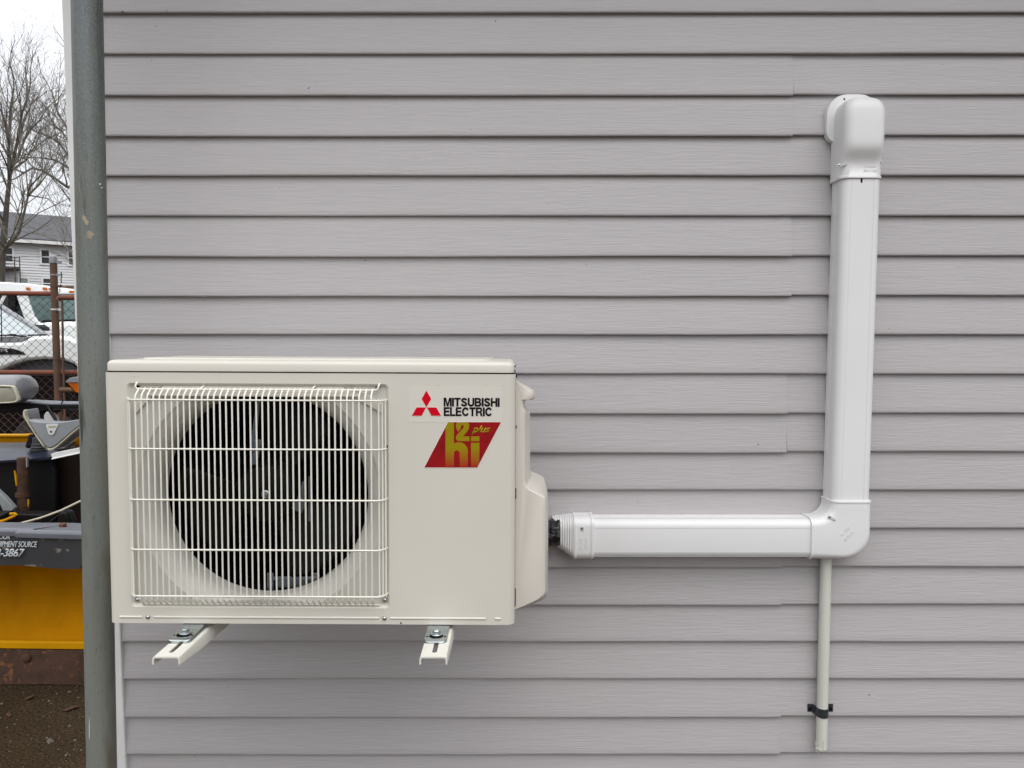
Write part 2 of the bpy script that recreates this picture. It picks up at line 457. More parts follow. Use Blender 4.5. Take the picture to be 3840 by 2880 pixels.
# loose stones and grit: nobody could count them
rnd = random.Random(4)
gr = MB()
for i in range(1500):
    x = rnd.uniform(-3.2, -0.9); y = rnd.uniform(1.9, 3.7)
    s = rnd.choice((0.002, 0.0025, 0.003, 0.0045)) * rnd.uniform(0.6, 1.3)
    if i < 9: s = rnd.uniform(0.008, 0.014)
    a = rnd.uniform(0, 3.14)
    pts = []
    for k in range(6):
        q = a + k * math.pi / 3
        rr = s * rnd.uniform(0.7, 1.2)
        pts.append((x + rr * math.cos(q) * 1.3, y + rr * math.sin(q), 0.0))
    top = [(x + (p[0] - x) * 0.55, y + (p[1] - y) * 0.55, s * 0.8) for p in pts]
    gr.loft([pts, top], True, False, True)
tag(gr.build('gravel', M['stone'], smooth=60), 'pale grit and pebbles scattered over the dark ground', 'gravel', kind='stuff')

def leaf(x, y, s, a, label):
    m = MB()
    pr = [(-1, 0), (-0.6, 0.3), (0, 0.42), (0.6, 0.26), (1.2, 0.05), (0.6, -0.22), (0, -0.36), (-0.6, -0.28)]
    r0 = []; r1 = []
    for u, v in pr:
        X = x + s * (u * math.cos(a) - v * math.sin(a)); Y = y + s * (u * math.sin(a) + v * math.cos(a))
        z = 0.006 + s * 0.35 * abs(v) + s * 0.12 * math.sin(u * 3)
        r0.append((X, Y, z)); r1.append((X, Y, z + 0.0012))
    m.loft([r0, r1])
    return tag(m.build('dead_leaf', M['leaf'], smooth=40), label, 'leaf', 'dead leaves on the ground')
q = P(230, 2681, 1.5 / 0.5057); leaf(-1.80, 2.93, 0.030, 0.5, 'curled reddish brown leaf near the galvanised pole')
leaf(-2.03, 3.02, 0.022, 0.9, 'small orange brown leaf under the rusty cutting edge')
leaf(-2.02, 2.88, 0.02, 2.4, 'small reddish leaf beside the pale stones at the left edge')

# ------------------------------------------------------------------ the house wall
YW = 1.928          # sheathing plane; the butt edges stand 13 mm proud of it
house = thing('house', 'grey vinyl sided house wall with a white corner post', 'house', (-1.1, YW, 0))
EXP = 0.1016
Z0 = 0.4035
SEAM = 0.717
random.seed(7)
sd_mb = MB()
def course(k, xa, xb, dy, dz, ph):
    z = Z0 + EXP * k
    n = max(2, int((xb - xa) / 0.03))
    prof = [(0.0035, -0.0), (-0.0132, -0.0008), (-0.0144, 0.0012), (-0.0146, 0.0035), (-0.0125, 0.018), (-0.0073, 0.06), (-0.0016, EXP + 0.004)]
    rows = []
    for i in range(n + 1):
        x = xa + (xb - xa) * i / n
        wz = 0.0016 * mnoise.noise(Vector((x * 1.1, k * 3.7, ph))) + 0.0006 * mnoise.noise(Vector((x * 5, k * 9.1, ph)))
        wy = 0.0022 * mnoise.noise(Vector((x * 0.9 + 20, k * 1.3, ph))) + 0.0005 * mnoise.noise(Vector((x * 4 + 20, k * 5.3, ph)))
        rows.append([(x, YW + py_ + dy + wy * (1 if j in (1, 2, 3, 4, 5) else 0), z + pz + dz + wz * (1 if j < 5 else 0)) for j, (py_, pz) in enumerate(prof)])
    sd_mb.loft(rows, False, False, False)
    # closed end of the panel (its cut edge shows at the seam)
for k in range(-4, 26):
    pair = k // 2
    if k % 4 in (0, 1):
        xs_ = SEAM + 0.004 * math.sin(pair * 2.3)
        course(k, -1.06, xs_, -0.0026, -0.0030, 0)
        z_ = Z0 + EXP * k - 0.003
        sd_mb.add([(xs_, YW - 0.0180, z_), (xs_, YW - 0.0025, z_ + EXP), (xs_, YW - 0.001, z_ + EXP), (xs_, YW - 0.0135, z_)], [(0, 1, 2, 3)])
        course(k, xs_ - 0.03, 4.6, 0, 0, 5)
    else:
        course(k, -1.06, 4.6, -0.0008, 0, 0)
siding = sd_mb.build('siding', M['siding'], house, smooth=28)
# bulk of the house behind the siding
hb = MB().box(-1.09, 4.6, YW + 0.006, 9.0, 0.02, 3.05)
hb.build('wall', M['clap_far'], house)
fo = MB().box(-1.085, 4.6, YW - 0.0, YW + 0.004, 0.0, 0.02)
# side siding facing away from camera, a few courses
ss = MB()
for k in range(-4, 26):
    z = Z0 + EXP * k
    ss.loft([[(-1.09 - d, y, z + h) for d, h in ((0, 0), (0.012, 0), (0.012, 0.003), (0.001, EXP))] for y in (YW + 0.07, 9.0)], False, False, False)
ss.build('siding', M['siding'], house, smooth=28)
rf = MB()
rf.loft([[(-1.5, 1.45, 3.05), (-1.5, 5.4, 4.9), (-1.5, 9.4, 3.05), (-1.5, 9.4, 2.98), (-1.5, 1.45, 2.98)], [(5.0, 1.45, 3.05), (5.0, 5.4, 4.9), (5.0, 9.4, 3.05), (5.0, 9.4, 2.98), (5.0, 1.45, 2.98)]])
rf.build('roof', M['shingle'], house)
# corner post: L shaped, tapering a touch out of true
ct = MB()
def cp(z, s):     # plan of the L at height z; s = sideways drift
    xl, xr = -1.1265 + s, -1.0435 + s
    yf = YW - 0.0205
    return [(xr, YW - 0.004, z), (xr, yf + 0.002, z), (xr - 0.002, yf, z), (xl + 0.003, yf, z), (xl, yf + 0.003, z), (xl, YW + 0.078, z), (xl + 0.004, YW + 0.078, z), (xl + 0.004, YW - 0.004, z)]
ct.loft([cp(0.02, 0.017), cp(0.9, 0.0065), cp(1.5, -0.0005), cp(2.4, -0.009), cp(3.04, -0.012)])
ct.build('corner_trim', M['trim'], house, smooth=30)

# ------------------------------------------------------------------ galvanised pole in front of the corner
pt = Vector((-0.9255, 1.65, CAM_H + 0.744)); pb = Vector((-0.9472, 1.65, CAM_H - 0.9815))
dv = (pt - pb) / (pt.z - pb.z)
base = pb - dv * pb.z
top = pb + dv * (3.0 - pb.z)
pole = thing('metal_pole', 'weathered galvanised steel pole standing in front of the white corner post', 'pole', base)
pm = MB()
NS = 40
rings = []
for i in range(NS + 1):
    z = 3.0 * i / NS
    c = base + dv * z
    rings.append([(c.x + 0.0312 * math.cos(2 * math.pi * k / 40), c.y + 0.0312 * math.sin(2 * math.pi * k / 40), z) for k in range(40)])
pm.loft(rings)
pm.build('shaft', M['galv'], pole, smooth=60)
def on_pole(px, py, out=0.0):
    """point on the pole's near surface seen at px, py"""
    z = P(px, py, 1.62).z
    c = base + dv * z
    x = P(px, py, 1.62).x
    dx = max(-0.0305, min(0.0305, x - c.x))
    return Vector((c.x + dx, c.y - math.sqrt(0.0312 ** 2 - dx * dx) - out, z))
def patch(px, py, w_, h_, tilt, seed):
    m = MB(); rr = random.Random(seed); n = 18; vs = []
    c0 = on_pole(px, py)
    vs.append(on_pole(px, py, 0.0006))
    for k in range(n):
        a = 2 * math.pi * k / n
        q_ = rr.uniform(0.55, 1.15)
        u = w_ * q_ * math.cos(a); v = h_ * q_ * math.sin(a)
        vs.append(on_pole(px + u * math.cos(tilt) - v * math.sin(tilt), py + u * math.sin(tilt) + v * math.cos(tilt), 0.0004))
    m.add(vs, [(0, 1 + k, 1 + (k + 1) % n) for k in range(n)])
    return m
for a_ in ((320, 825, 9, 24, -0.45, 1), (333, 882, 15, 15, -0.5, 2), (379, 246, 4, 22, 0, 3)):
    patch(*a_).build('dried_mud', M['clay'], pole, smooth=60)
for (a, b_, s_) in ((367, 150, 1.6), (361, 178, 2.2), (380, 603, 1.5), (369, 640, 1.8), (366, 662, 2.3), (359, 684, 1.8), (367, 710, 2.6), (381, 712, 1.6), (362, 696, 1.3)):
    patch(a, b_, s_, s_ * 1.8, 0.3, a).build('paint_drop', M['paint_drop'], pole, smooth=60)
sc_ = patch(335, 2735, 1.4, 58, 0, 12); sc_.build('scratch', M['paint_drop'], pole, smooth=60)

# ------------------------------------------------------------------ heat pump outdoor unit
YF = 1.448                     # front face
YB = 1.733
ROLL = 0.0052
AO = P(390, 1395, YF)
unit = thing('outdoor_unit', 'cream heat pump outdoor unit with round fan behind a wire guard', 'heat pump', AO, rot=(0, ROLL, 0))
Rinv = Matrix.Rotation(-ROLL, 3, 'Y')
def U(px, py, D):
    return Rinv @ (P(px, py, D) - AO) + AO
XL = U(389, 1500, YF).x
XR = U(1932, 1900, YF).x
ZT = U(1100, 1399, YF).z                       # top of the front panel, below the lid
ZB = U(1100, 2339.5, YF).z
# recess for the guard
rx0, rx1 = U(482, 1800, YF).x, U(1459, 1800, YF).x
rz0, rz1 = U(970, 2279, YF).z, U(970, 1438, YF).z
RD = 0.007                                     # recess depth
casing = MB()
cl, cr_ = 0.012, 0.017
outer = rrect(XL + cl, XR - cr_, ZB, ZT, 0.0005, 1)
hole = rrect(rx0, rx1, rz0, rz1, 0.009, 6)
add_bm(casing, fill_holes(outer, [hole], YF))
inner = rrect(rx0 + 0.005, rx1 - 0.005, rz0 + 0.005, rz1 - 0.005, 0.006, 6)
casing.loft([[(x, YF, z) for x, z in hole], [(x + (0.0012 if x < (rx0 + rx1) / 2 else -0.0012), YF + 0.0008, z + (0.0012 if z < (rz0 + rz1) / 2 else -0.0012)) for x, z in hole], [(x, YF + RD - 0.001, z) for x, z in inner], [(x, YF + RD, z) for x, z in rrect(rx0 + 0.0065, rx1 - 0.0065, rz0 + 0.0065, rz1 - 0.0065, 0.005, 6)]], True, False, False)
def wrap(x0, r, sgn):          # rounded vertical corner and side back to YB
    pl = []
    for k in range(9):
        a = R(90 * k / 8)
        pl.append((x0 + sgn * (r - r * math.sin(math.pi / 2 - a)) * -1 if False else x0 - sgn * r * math.sin(a) * -1, YF + r - r * math.cos(a)))
    pl.append((pl[-1][0], YB))
    return pl
left = [(XL + cl - cl * math.sin(R(90 * k / 8)), YF + cl - cl * math.cos(R(90 * k / 8))) for k in range(9)] + [(XL, YB)]
right = [(XR - cr_ + cr_ * math.sin(R(90 * k / 8)), YF + cr_ - cr_ * math.cos(R(90 * k / 8))) for k in range(9)] + [(XR, YB)]
for pl, br in ((left, 0.0), (right, 0.0)):
    casing.loft([[(x, y, ZB) for x, y in pl], [(x, y, ZB + 0.0002) for x, y in pl], [(x, y, ZT) for x, y in pl]], False, False, False)
casing.loft([[(XL, YB, ZB), (XR, YB, ZB)], [(XL, YB, ZT), (XR, YB, ZT)]], False, False, False)
# underside and turned-under lip
casing.add([(XL + cl, YF + 0.001, ZB), (XR - cr_, YF + 0.001, ZB), (XR - 0.001, YF + cr_, ZB), (XR - 0.001, YB, ZB), (XL + 0.001, YB, ZB), (XL + 0.001, YF + cl, ZB)], [(0, 1, 2, 3, 4, 5)])
bm_case = casing.build('casing', M['beige'], unit, smooth=40)
# bell mouth: from the recess floor into the throat
FC = Vector((-0.505, 0, 1.5 - 0.310)); FC = Rinv @ (FC - AO) + AO
RO, RT, TD = 0.244, 0.2105, 0.066
bell = MB()
NA = 144
rings = []
bx0, bx1, bz0, bz1 = rx0 + 0.006, rx1 - 0.006, rz0 + 0.006, rz1 - 0.006
def bound(a):
    c, s = math.cos(a), math.sin(a); t = 9
    if c > 1e-6: t = min(t, (bx1 - FC.x) / c)
    if c < -1e-6: t = min(t, (bx0 - FC.x) / c)
    if s > 1e-6: t = min(t, (bz1 - FC.z) / s)
    if s < -1e-6: t = min(t, (bz0 - FC.z) / s)
    return t
angs = sorted([2 * math.pi * k / NA for k in range(NA)] + [math.atan2(z - FC.z, x - FC.x) % (2 * math.pi) for x in (bx0, bx1) for z in (bz0, bz1)])
def depth(r):
    if r >= RO: return 0.0
    u = (RO - r) / (RO - RT)
    return TD * 0.48 * (1 - math.sqrt(max(0, 1 - u * u))) + 0.009 * u + (0.002 if u > 0 else 0)
for u in [0, 0.12, 0.25, 0.38, 0.5, 0.62, 0.74, 0.84, 0.92, 0.97, 1.0]:
    ring = []
    for a in angs:
        r = RT + (RO - RT) * (1 - u); r = min(r, bound(a))
        ring.append((FC.x + r * math.cos(a), YF + RD + depth(r), FC.z + r * math.sin(a)))
    rings.append(ring)
rings.append([(FC.x + RT * math.cos(a), YF + RD + TD, FC.z + RT * math.sin(a)) for a in angs])
rings.append([(FC.x + (RT + 0.012) * math.cos(a), YF + RD + TD + 0.004, FC.z + (RT + 0.012) * math.sin(a)) for a in angs])
floor_ring = [(FC.x + bound(a) * math.cos(a), YF + RD, FC.z + bound(a) * math.sin(a)) for a in angs]
first = [(FC.x + min(RO, bound(a)) * math.cos(a), YF + RD, FC.z + min(RO, bound(a)) * math.sin(a)) for a in angs]
bell.loft([floor_ring, first], True, False, False)
bell.loft([first] + rings, True, False, False)
bell.build('fan_shroud', M['shroud'], unit, smooth=22)
# plastic lintel across the top of the opening
li = MB()
lx0, lx1 = U(548, 1480, YF).x, U(1345, 1480, YF).x
zt = rz1 - 0.0065
zl = U(1000, 1489, YF - 0.002).z
sec = [(YF + RD + 0.03, zt), (YF + RD - 0.002, zt), (YF + RD - 0.003, zt - 0.009), (YF + RD - 0.006, zt - 0.0125), (YF - 0.001, zl + 0.003), (YF + 0.0, zl), (YF + RD + 0.034, zl)]
li.loft([[(lx0 + (0.03 if j in (1, 2, 0) else 0.0), y, z) for j, (y, z) in enumerate(sec)]] + [[(x, y, z) for y, z in sec] for x in (lx0 + 0.045, lx1 - 0.045)] + [[(lx1 - (0.03 if j in (1, 2, 0) else 0.0), y, z) for j, (y, z) in enumerate(sec)]])
for xa, xb, za, zb in ((lx0 + 0.01, rx0 + 0.014, zl, U(500, 1556, YF).z), (lx1 - 0.01, rx1 - 0.014, zl, U(1430, 1552, YF).z)):
    li.loft([[(xa, YF + RD - 0.0045, za), (xa, YF + RD - 0.0045, za + 0.02), (xa, YF + RD + 0.003, za + 0.02), (xa, YF + RD + 0.003, za)], [(xb, YF + RD - 0.0045, zb), (xb, YF + RD - 0.0045, zb + 0.02), (xb, YF + RD + 0.003, zb + 0.02), (xb, YF + RD + 0.003, zb)]])
li.build('guard_holder', M['beige_plastic'], unit, bevel=0.0012)
# dark slots the guard hooks into
for (a, b_) in ((514, 1449), (1417, 1450)):
    c = U(a, b_, YF + RD - 0.001)
    sl = MB(); sl.prism(rrect(c.x - 0.0058, c.x + 0.0052, c.z - 0.0022, c.z + 0.0030, 0.002, 4), YF + RD - 0.0008, YF + RD + 0.002); sl.build('slot', M['black'], unit)
sl = MB(); c = U(1451, 1676, YF + 0.004); sl.prism(rrect(c.x - 0.003, c.x + 0.003, c.z - 0.003, c.z + 0.003, 0.0029, 4), YF + 0.0025, YF + RD)
sl.build('slot', M['black'], unit)
# interior box (dark)
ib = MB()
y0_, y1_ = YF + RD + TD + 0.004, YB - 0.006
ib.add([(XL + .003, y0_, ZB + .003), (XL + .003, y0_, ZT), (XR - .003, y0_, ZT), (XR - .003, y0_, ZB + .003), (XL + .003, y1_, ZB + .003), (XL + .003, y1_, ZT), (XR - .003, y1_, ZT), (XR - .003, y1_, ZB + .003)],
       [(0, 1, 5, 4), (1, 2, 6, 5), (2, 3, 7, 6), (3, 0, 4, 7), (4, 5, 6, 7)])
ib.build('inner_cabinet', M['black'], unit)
co = MB()
for i in range(56):
    x = XL + 0.02 + i * 0.0098
    co.box(x, x + 0.002, YB - 0.045, YB - 0.012, ZB + 0.01, ZT - 0.01)
for i in range(12):
    z = ZB + 0.03 + i * 0.042
    co.tube([(XL + 0.01, YB - 0.03, z), (XL + 0.57, YB - 0.03, z)], 0.004, 6)
co.build('coil', M['fins'], unit)
# fan: hub and three swept blades
YH = 1.545
fan = MB().disc_lathe((FC.x, YH, FC.z), [(0.062, 0.05), (0.066, 0.0), (0.064, -0.03), (0.056, -0.042), (0.045, -0.045), (0.02, -0.047), (0.018, -0.052), (0.0, -0.052)][:-1], 40)
fan_o = fan.build('fan_hub', M['fan'], unit, smooth=30)
for kb in range(3):
    a0 = R(190 + 120 * kb)
    b = MB(); rows = []
    for i in range(13):
        r = 0.06 + (0.198 - 0.06) * i / 12
        span = R(50 + 22 * (i / 12))
        row = []
        for j in range(11):
            u = j / 10 - 0.5
            lead = 0.35 * (i / 12) ** 1.6
            a = a0 + u * span + lead * (1 if u > -9 else 0) * 0.5
            edge = 1.0
            y = YH + 0.0 + u * 0.062 * (1 - 0.25 * i / 12) + 0.006 * math.sin(math.pi * (u + 0.5))
            rr = r if i < 12 else r - 0.018 * (abs(u) * 2) ** 3
            row.append((FC.x + rr * math.cos(a), y, FC.z + rr * math.sin(a)))
        rows.append(row)
    b.loft(rows, False, False, False)
    ob = b.build('fan_blade', M['fan'], unit, smooth=50, recalc=False)
    sm = ob.modifiers.new('thick', 'SOLIDIFY'); sm.thickness = 0.003
nut = MB().disc_lathe((FC.x + 0.001, 1.49, FC.z), [(0.0082, 0.006), (0.0082, 0.001), (0.0068, 0.0), (0.0066, -0.001)], 24)
nut.disc_lathe((FC.x + 0.001, 1.487, FC.z), [(0.0058, 0.003), (0.0058, -0.004), (0.0045, -0.0055)], 6)
nut.disc_lathe((FC.x + 0.001, 1.482, FC.z), [(0.0025, 0.003), (0.0025, -0.004)], 12)
nut.build('fan_nut', M['zinc'], unit, smooth=30)
# motor bracket glimpsed behind the blades
mb_ = MB()
def quadbar(p0, p1, w0, w1, y0, y1, m=None):
    m = m or mb_
    (xa, za), (xb, zb) = p0, p1
    d = Vector((xb - xa, zb - za)).normalized(); n_ = Vector((-d.y, d.x))
    m.prism([(xa - n_.x * w0, za - n_.y * w0), (xa + n_.x * w0, za + n_.y * w0), (xb + n_.x * w1, zb + n_.y * w1), (xb - n_.x * w1, zb - n_.y * w1)], y0, y1)
def uz(px, py, D): q_ = U(px, py, D); return (q_.x, q_.z)
for g_ in ([((968, 1500), (951, 1650), 0.004, 0.006, 1.50, 1.503), ((961, 1648), (961, 1716), 0.011, 0.006, 1.498, 1.502), ((950, 1700), (957, 1741), 0.006, 0.007, 1.496, 1.501)],
           [((1140, 1806), (1124, 1886), 0.003, 0.008, 1.499, 1.504), ((1135, 1870), (1114, 1915), 0.009, 0.012, 1.495, 1.502)],
           [((1158, 1790), (1156, 1960), 0.004, 0.004, 1.51, 1.513)]):
    mb_ = MB()
    for p0_, p1_, w0_, w1_, ya, yb in g_: quadbar(uz(*p0_, 1.5), uz(*p1_, 1.5), w0_, w1_, ya, yb, mb_)
    mb_.build('motor_bracket', M['dull_metal'], unit, bevel=0.0012)
br_ = MB()
quadbar(uz(1022, 2170, 1.53), uz(1190, 2170, 1.53), 0.004, 0.004, 1.53, 1.535, br_)
quadbar(uz(1012, 2150, 1.53), uz(1012, 2235, 1.53), 0.007, 0.007, 1.531, 1.537, br_)
quadbar(uz(1180, 2150, 1.53), uz(1182, 2200, 1.53), 0.006, 0.006, 1.531, 1.537, br_)
quadbar(uz(1040, 2190, 1.535), uz(1180, 2190, 1.535), 0.009, 0.009, 1.537, 1.54, br_)
br_.build('base_rail', M['dull_metal'], unit, bevel=0.0012)

# wire guard
gd = MB()
YG, YGB = 1.4305, 1.4515
wr = 0.00172
vx0, vx1 = U(513.5, 1800, YG).x, U(1393, 1800, YG).x
NV = 40
zA = U(970, 1461, YGB - 0.003).z      # top back rail
zTop = U(970, 1483, YG).z             # verticals bend here
rowsH = [U(970, y_, YG).z for y_ in (1501, 1685, 1876, 2063, 2237)]
zBot = U(970, 2254, YG).z
zBb = U(970, 2269, YGB - 0.004).z
for i in range(NV):
    x = vx0 + (vx1 - vx0) * i / (NV - 1)
    gd.tube([(x, YGB - 0.004, zA + 0.002), (x, YG + 0.004, zTop + 0.0015), (x, YG + 0.0008, zTop - 0.002), (x, YG, zTop - 0.008), (x, YG, zBot + 0.004), (x, YG + 0.001, zBot + 0.001), (x, YGB - 0.003, zBb)], wr, 6)
# rails
gx0, gx1 = rx0 + 0.0085, rx1 - 0.0065
def rail(z, yfr, back_l=True, rr=0.0016):
    e0, e1 = U(491, 1800, YGB).x, U(1449, 1800, YGB).x
    pts = [(e0, YGB, z), (e0 + 0.002, YG + 0.012, z), (e0 + 0.006, YG + 0.006, z), (e0 + 0.012, yfr + 0.001, z), (e0 + 0.022, yfr, z), (e1 - 0.022, yfr, z), (e1 - 0.012, yfr + 0.001, z), (e1 - 0.005, YG + 0.007, z), (e1 - 0.001, YG + 0.013, z), (e1 + 0.002, YGB + 0.002, z)]
    gd.tube(pts, rr, 6)
for z in rowsH: rail(z, YG - 0.0005, rr=0.0019)
xa, xb = U(520, 1460, YGB).x, U(1405, 1460, YGB).x
yk = YGB - 0.0065
gd.tube([(xa - 0.000, YF + RD + 0.004, zA + 0.013), (xa - 0.001, yk + 0.002, zA + 0.0125), (xa - 0.0035, yk, zA + 0.006), (xa - 0.001, yk, zA + 0.001), (xa + 0.006, yk, zA), (xb, yk, zA), (xb + 0.006, yk, zA + 0.001), (xb + 0.0085, yk, zA + 0.006), (xb + 0.010, yk + 0.002, zA + 0.012), (xb + 0.011, YF + RD + 0.004, zA + 0.0125)], 0.0019, 8)
gd.tube([(vx0 - 0.004, YGB - 0.002, zBb + 0.001), (vx1 + 0.012, YGB - 0.002, zBb + 0.001)], 0.0019, 6)
for k, (dx, yy) in enumerate(((0.0115, YG + 0.004), (0.0055, YG + 0.0095), (0.0005, YG + 0.0155))):
    e0, e1 = U(491, 1800, YGB).x, U(1449, 1800, YGB).x
    gd.tube([(e0 + dx * 0.85, yy - 0.001, rowsH[0] + 0.004), (e0 + dx * 0.85, yy - 0.001, rowsH[4] - 0.003)], wr * 1.05, 6)
    gd.tube([(e1 - dx, yy - 0.001, rowsH[0] + 0.004), (e1 - dx, yy - 0.001, rowsH[4] - 0.004)], wr * 1.05, 6)
for a in (758, 1176):
    q0 = U(a, 1452, YGB)
    gd.tube([(q0.x + 0.004, YF + RD, q0.z + 0.004), (q0.x - 0.001, YGB - 0.006, q0.z - 0.003)], 0.0019, 6)
gd.build('fan_guard', M['wire'], unit, smooth=60)

# pressed beads along the bottom, screws, little dimples
bd = MB()
for a, b_ in ((447, 535), (575, 1421), (1461, 1824), (1855, 1879)):
    p0, p1 = U(a, 2313 + (a - 447) * 0.0052, YF), U(b_, 2313 + (b_ - 447) * 0.0052, YF)
    n = 12
    rings = []
    L = p1.x - p0.x; h = 0.0023
    ol = rrect(p0.x, p1.x, p0.z - h, p0.z + h, h * 0.98, 5)
    cx = (p0.x + p1.x) / 2
    def ins(o_, d):
        return [(max(p0.x + h, min(p1.x - h, x)) + (x - max(p0.x + h, min(p1.x - h, x))) * (1 - d), p0.z + (z - p0.z) * (1 - d)) for x, z in o_]
    bd.loft([[(x, YF + 0.0003, z) for x, z in ol], [(x, YF - 0.0009, z) for x, z in ins(ol, 0.15)], [(x, YF - 0.0016, z) for x, z in ins(ol, 0.5)], [(x, YF - 0.0018, z) for x, z in ins(ol, 0.8)]])
bd.build('pressed_bead', M['beige'], unit, smooth=50)
def screw(px, py, r, y, part=unit):
    c = U(px, py, y)
    m = MB().disc_lathe((c.x, y, c.z), [(r, 0.001), (r * 1.0, -0.0008), (r * 0.86, -0.0022), (r * 0.6, -0.0034), (r * 0.3, -0.0041), (r * 0.25, -0.0030), (0.0001, -0.0030)], 20)
    m.build('screw', M['chrome'], part, smooth=40)
screw(516, 2248, 0.0052, YF + RD - 0.001); screw(1443, 2250, 0.0052, YF + RD - 0.001)
screw(555, 2313, 0.0046, YF); screw(1442, 2318, 0.0046, YF)
for a, b_ in ((1404, 1413), (1643, 1444), (1825, 1444), (1879, 1444), (1410, 2296), (1562, 2260), (505, 1410), (1809, 2236)):
    c = U(a, b_, YF); dp = MB().disc_lathe((c.x, YF, c.z), [(0.0013, 0.0006), (0.0011, -0.0005), (0.0005, -0.0009)], 10); dp.build('dimple', M['beige'], unit, smooth=60)
dk = MB(); c = U(1503, 2338, YF); dk.prism(rrect(c.x - 0.0012, c.x + 0.002, c.z - 0.0005, c.z + 0.0022, 0.0004, 2), YF - 0.0004, YF + 0.001)
dk.build('paint_chip', M['black'], unit)

# lid
ld = MB()
lz0 = U(1100, 1395, YF).z; lz1 = lz0 + 0.0222
lxl, lxr = U(393, 1380, YF).x, U(1929, 1370, YF).x
def lid_ring(z, d, r=0.014):
    o_ = rrect(lxl + d, lxr - d, YF - 0.0015 + d, YB + 0.004 - d, (r, r, r, r), 5)
    return [(x, y, z) for x, y in o_]
ld.loft([lid_ring(lz0, 0.001), lid_ring(lz0 + 0.0008, 0), lid_ring(lz1 - 0.0085, 0), lid_ring(lz1 - 0.005, 0.001), lid_ring(lz1 - 0.002, 0.0035), lid_ring(lz1 - 0.0004, 0.0075), lid_ring(lz1 + 0.0008, 0.04), lid_ring(lz1 + 0.0008, 0.046), lid_ring(lz1 + 0.0034, 0.049), lid_ring(lz1 + 0.0034, 0.06)])
ld.build('lid', M['beige'], unit, smooth=35)
gp = MB().box(lxl + 0.004, lxr - 0.004, YF + 0.003, YB - 0.002, ZT - 0.001, lz0 + 0.002)
gp.build('lid_gap', M['black'], unit)
c = U(1929, 1370, 1.47)
MB().disc_lathe((lxr + 0.0003, 1.474, c.z), [(0.0048, 0.0), (0.0048, 0.0012), (0.003, 0.003), (0.001, 0.0034)], 16, 'X').build('screw', M['chrome'], unit, smooth=40)

# side service cover (profile from the photograph, real depth)
def uprof(l_, D): return [uz(a, b_, D) for a, b_ in l_]
cv = MB()
YC0, YC1 = 1.492, 1.69
back = [(1925, 1427), (1937, 1433), (1992, 1461), (2002, 1468), (2006, 1478), (2005, 1494), (2000, 1499), (1977, 1499), (1970, 1503), (1968, 1512), (1968, 1524), (1972, 1533), (1986, 1546), (1988, 1552), (1988, 1775), (1993, 1786), (2034, 1804), (2044, 1812), (2052, 1838), (2055, 1860), (2056, 1900), (2055, 2224), (2052, 2234), (2036, 2249), (1993, 2268), (1937, 2286), (1925, 2288)]
front = [(1925, 1428), (1937, 1434), (1988, 1462), (1998, 1470), (2001, 1478), (2000, 1492), (1994, 1498), (1973, 1499), (1966, 1503), (1964, 1512), (1964, 1524), (1967, 1533), (1972, 1546), (1972, 1552), (1971, 1800), (1976, 1822), (1996, 1840), (2016, 1850), (2040, 1862), (2047, 1872), (2049, 1900), (2048, 2222), (2044, 2232), (2030, 2247), (1990, 2266), (1937, 2284), (1925, 2286)]
r0 = uprof(front, YC0); r1 = uprof(back, 1.62)
def shrink(ring, dx): return [(x - dx, z) for x, z in ring]
cv.loft([[(x - 0.006 * (1 if x > XR + 0.01 else 0), YC0 + 0.001, z) for x, z in r0], [(x - 0.002 * (1 if x > XR + 0.01 else 0), YC0 + 0.003, z) for x, z in r0], [(x, YC0 + 0.008, z) for x, z in r0], [(x, 1.62, z) for x, z in r1], [(x, YC1, z) for x, z in r1]])
cv.build('service_cover', M['beige_plastic'], unit, smooth=32)
# side panel flange between casing and cover
sp = MB()
a0_, a1_ = U(1936, 1406, YF + 0.02), U(1937, 2290, YF + 0.02)
sp.box(XR + 0.0006, a0_.x + 0.0006, YF + 0.022, YB, a1_.z, a0_.z)
sp.build('side_panel', M['beige'], unit, bevel=0.0008)
for ya, yb in ((1402, 1418), (2222, 2288), (1600, 1612), (1840, 1880)):
    z0_, z1_ = U(1933, yb, YF).z, U(1933, ya, YF).z
    st = MB().box(XR - 0.001, XR + 0.0022, YF + 0.0215, YF + 0.0265, z0_, z1_); st.build('side_slot', M['black'], unit)

# stickers: maker's label and the red badge, real thin labels on the front panel
def lab(cx, cy): return (1500 + cx / 4.367, 1420 + cy / 4.367)
def lp(cx, cy, D=YF): return uz(*lab(cx, cy), D)
label_o = MB().prism([lp(152, 712), lp(1665, 714), lp(1665, 125), lp(150, 122)], YF - 0.00025, YF + 0.0004).build('maker_label', M['sticker'], unit)
def thin(name, polys, m, parent, y0, th=0.0003):
    mb = MB()
    for pl in polys: mb.prism(pl, y0 - th, y0)
    o = mb.build(name, m, None)
    o.parent = parent
    o.matrix_parent_inverse = parent_chain_inv(parent)
    return o
def parent_chain_inv(p):
    # parts are built in unrotated world coordinates; a part's own basis is identity, so a sub-part needs no offset
    return Matrix.Identity(4) if p.type != 'EMPTY' else Matrix.Translation(-Vector(p.location))
D3 = [[(433, 192), (512, 330), (433, 465), (355, 330)], [(272, 470), (425, 470), (357, 606), (195, 606)], [(443, 470), (597, 470), (672, 606), (515, 606)]]
def grow(pl, s):
    cx = sum(p[0] for p in pl) / len(pl); cy = sum(p[1] for p in pl) / len(pl)
    return [(cx + (x - cx) * s, cy + (y - cy) * s) for x, y in pl]
thin('diamond_outline', [[lp(*q_) for q_ in grow(pl, 1.10)] for pl in D3], M['badge_white'], label_o, YF - 0.0003, 0.0002)
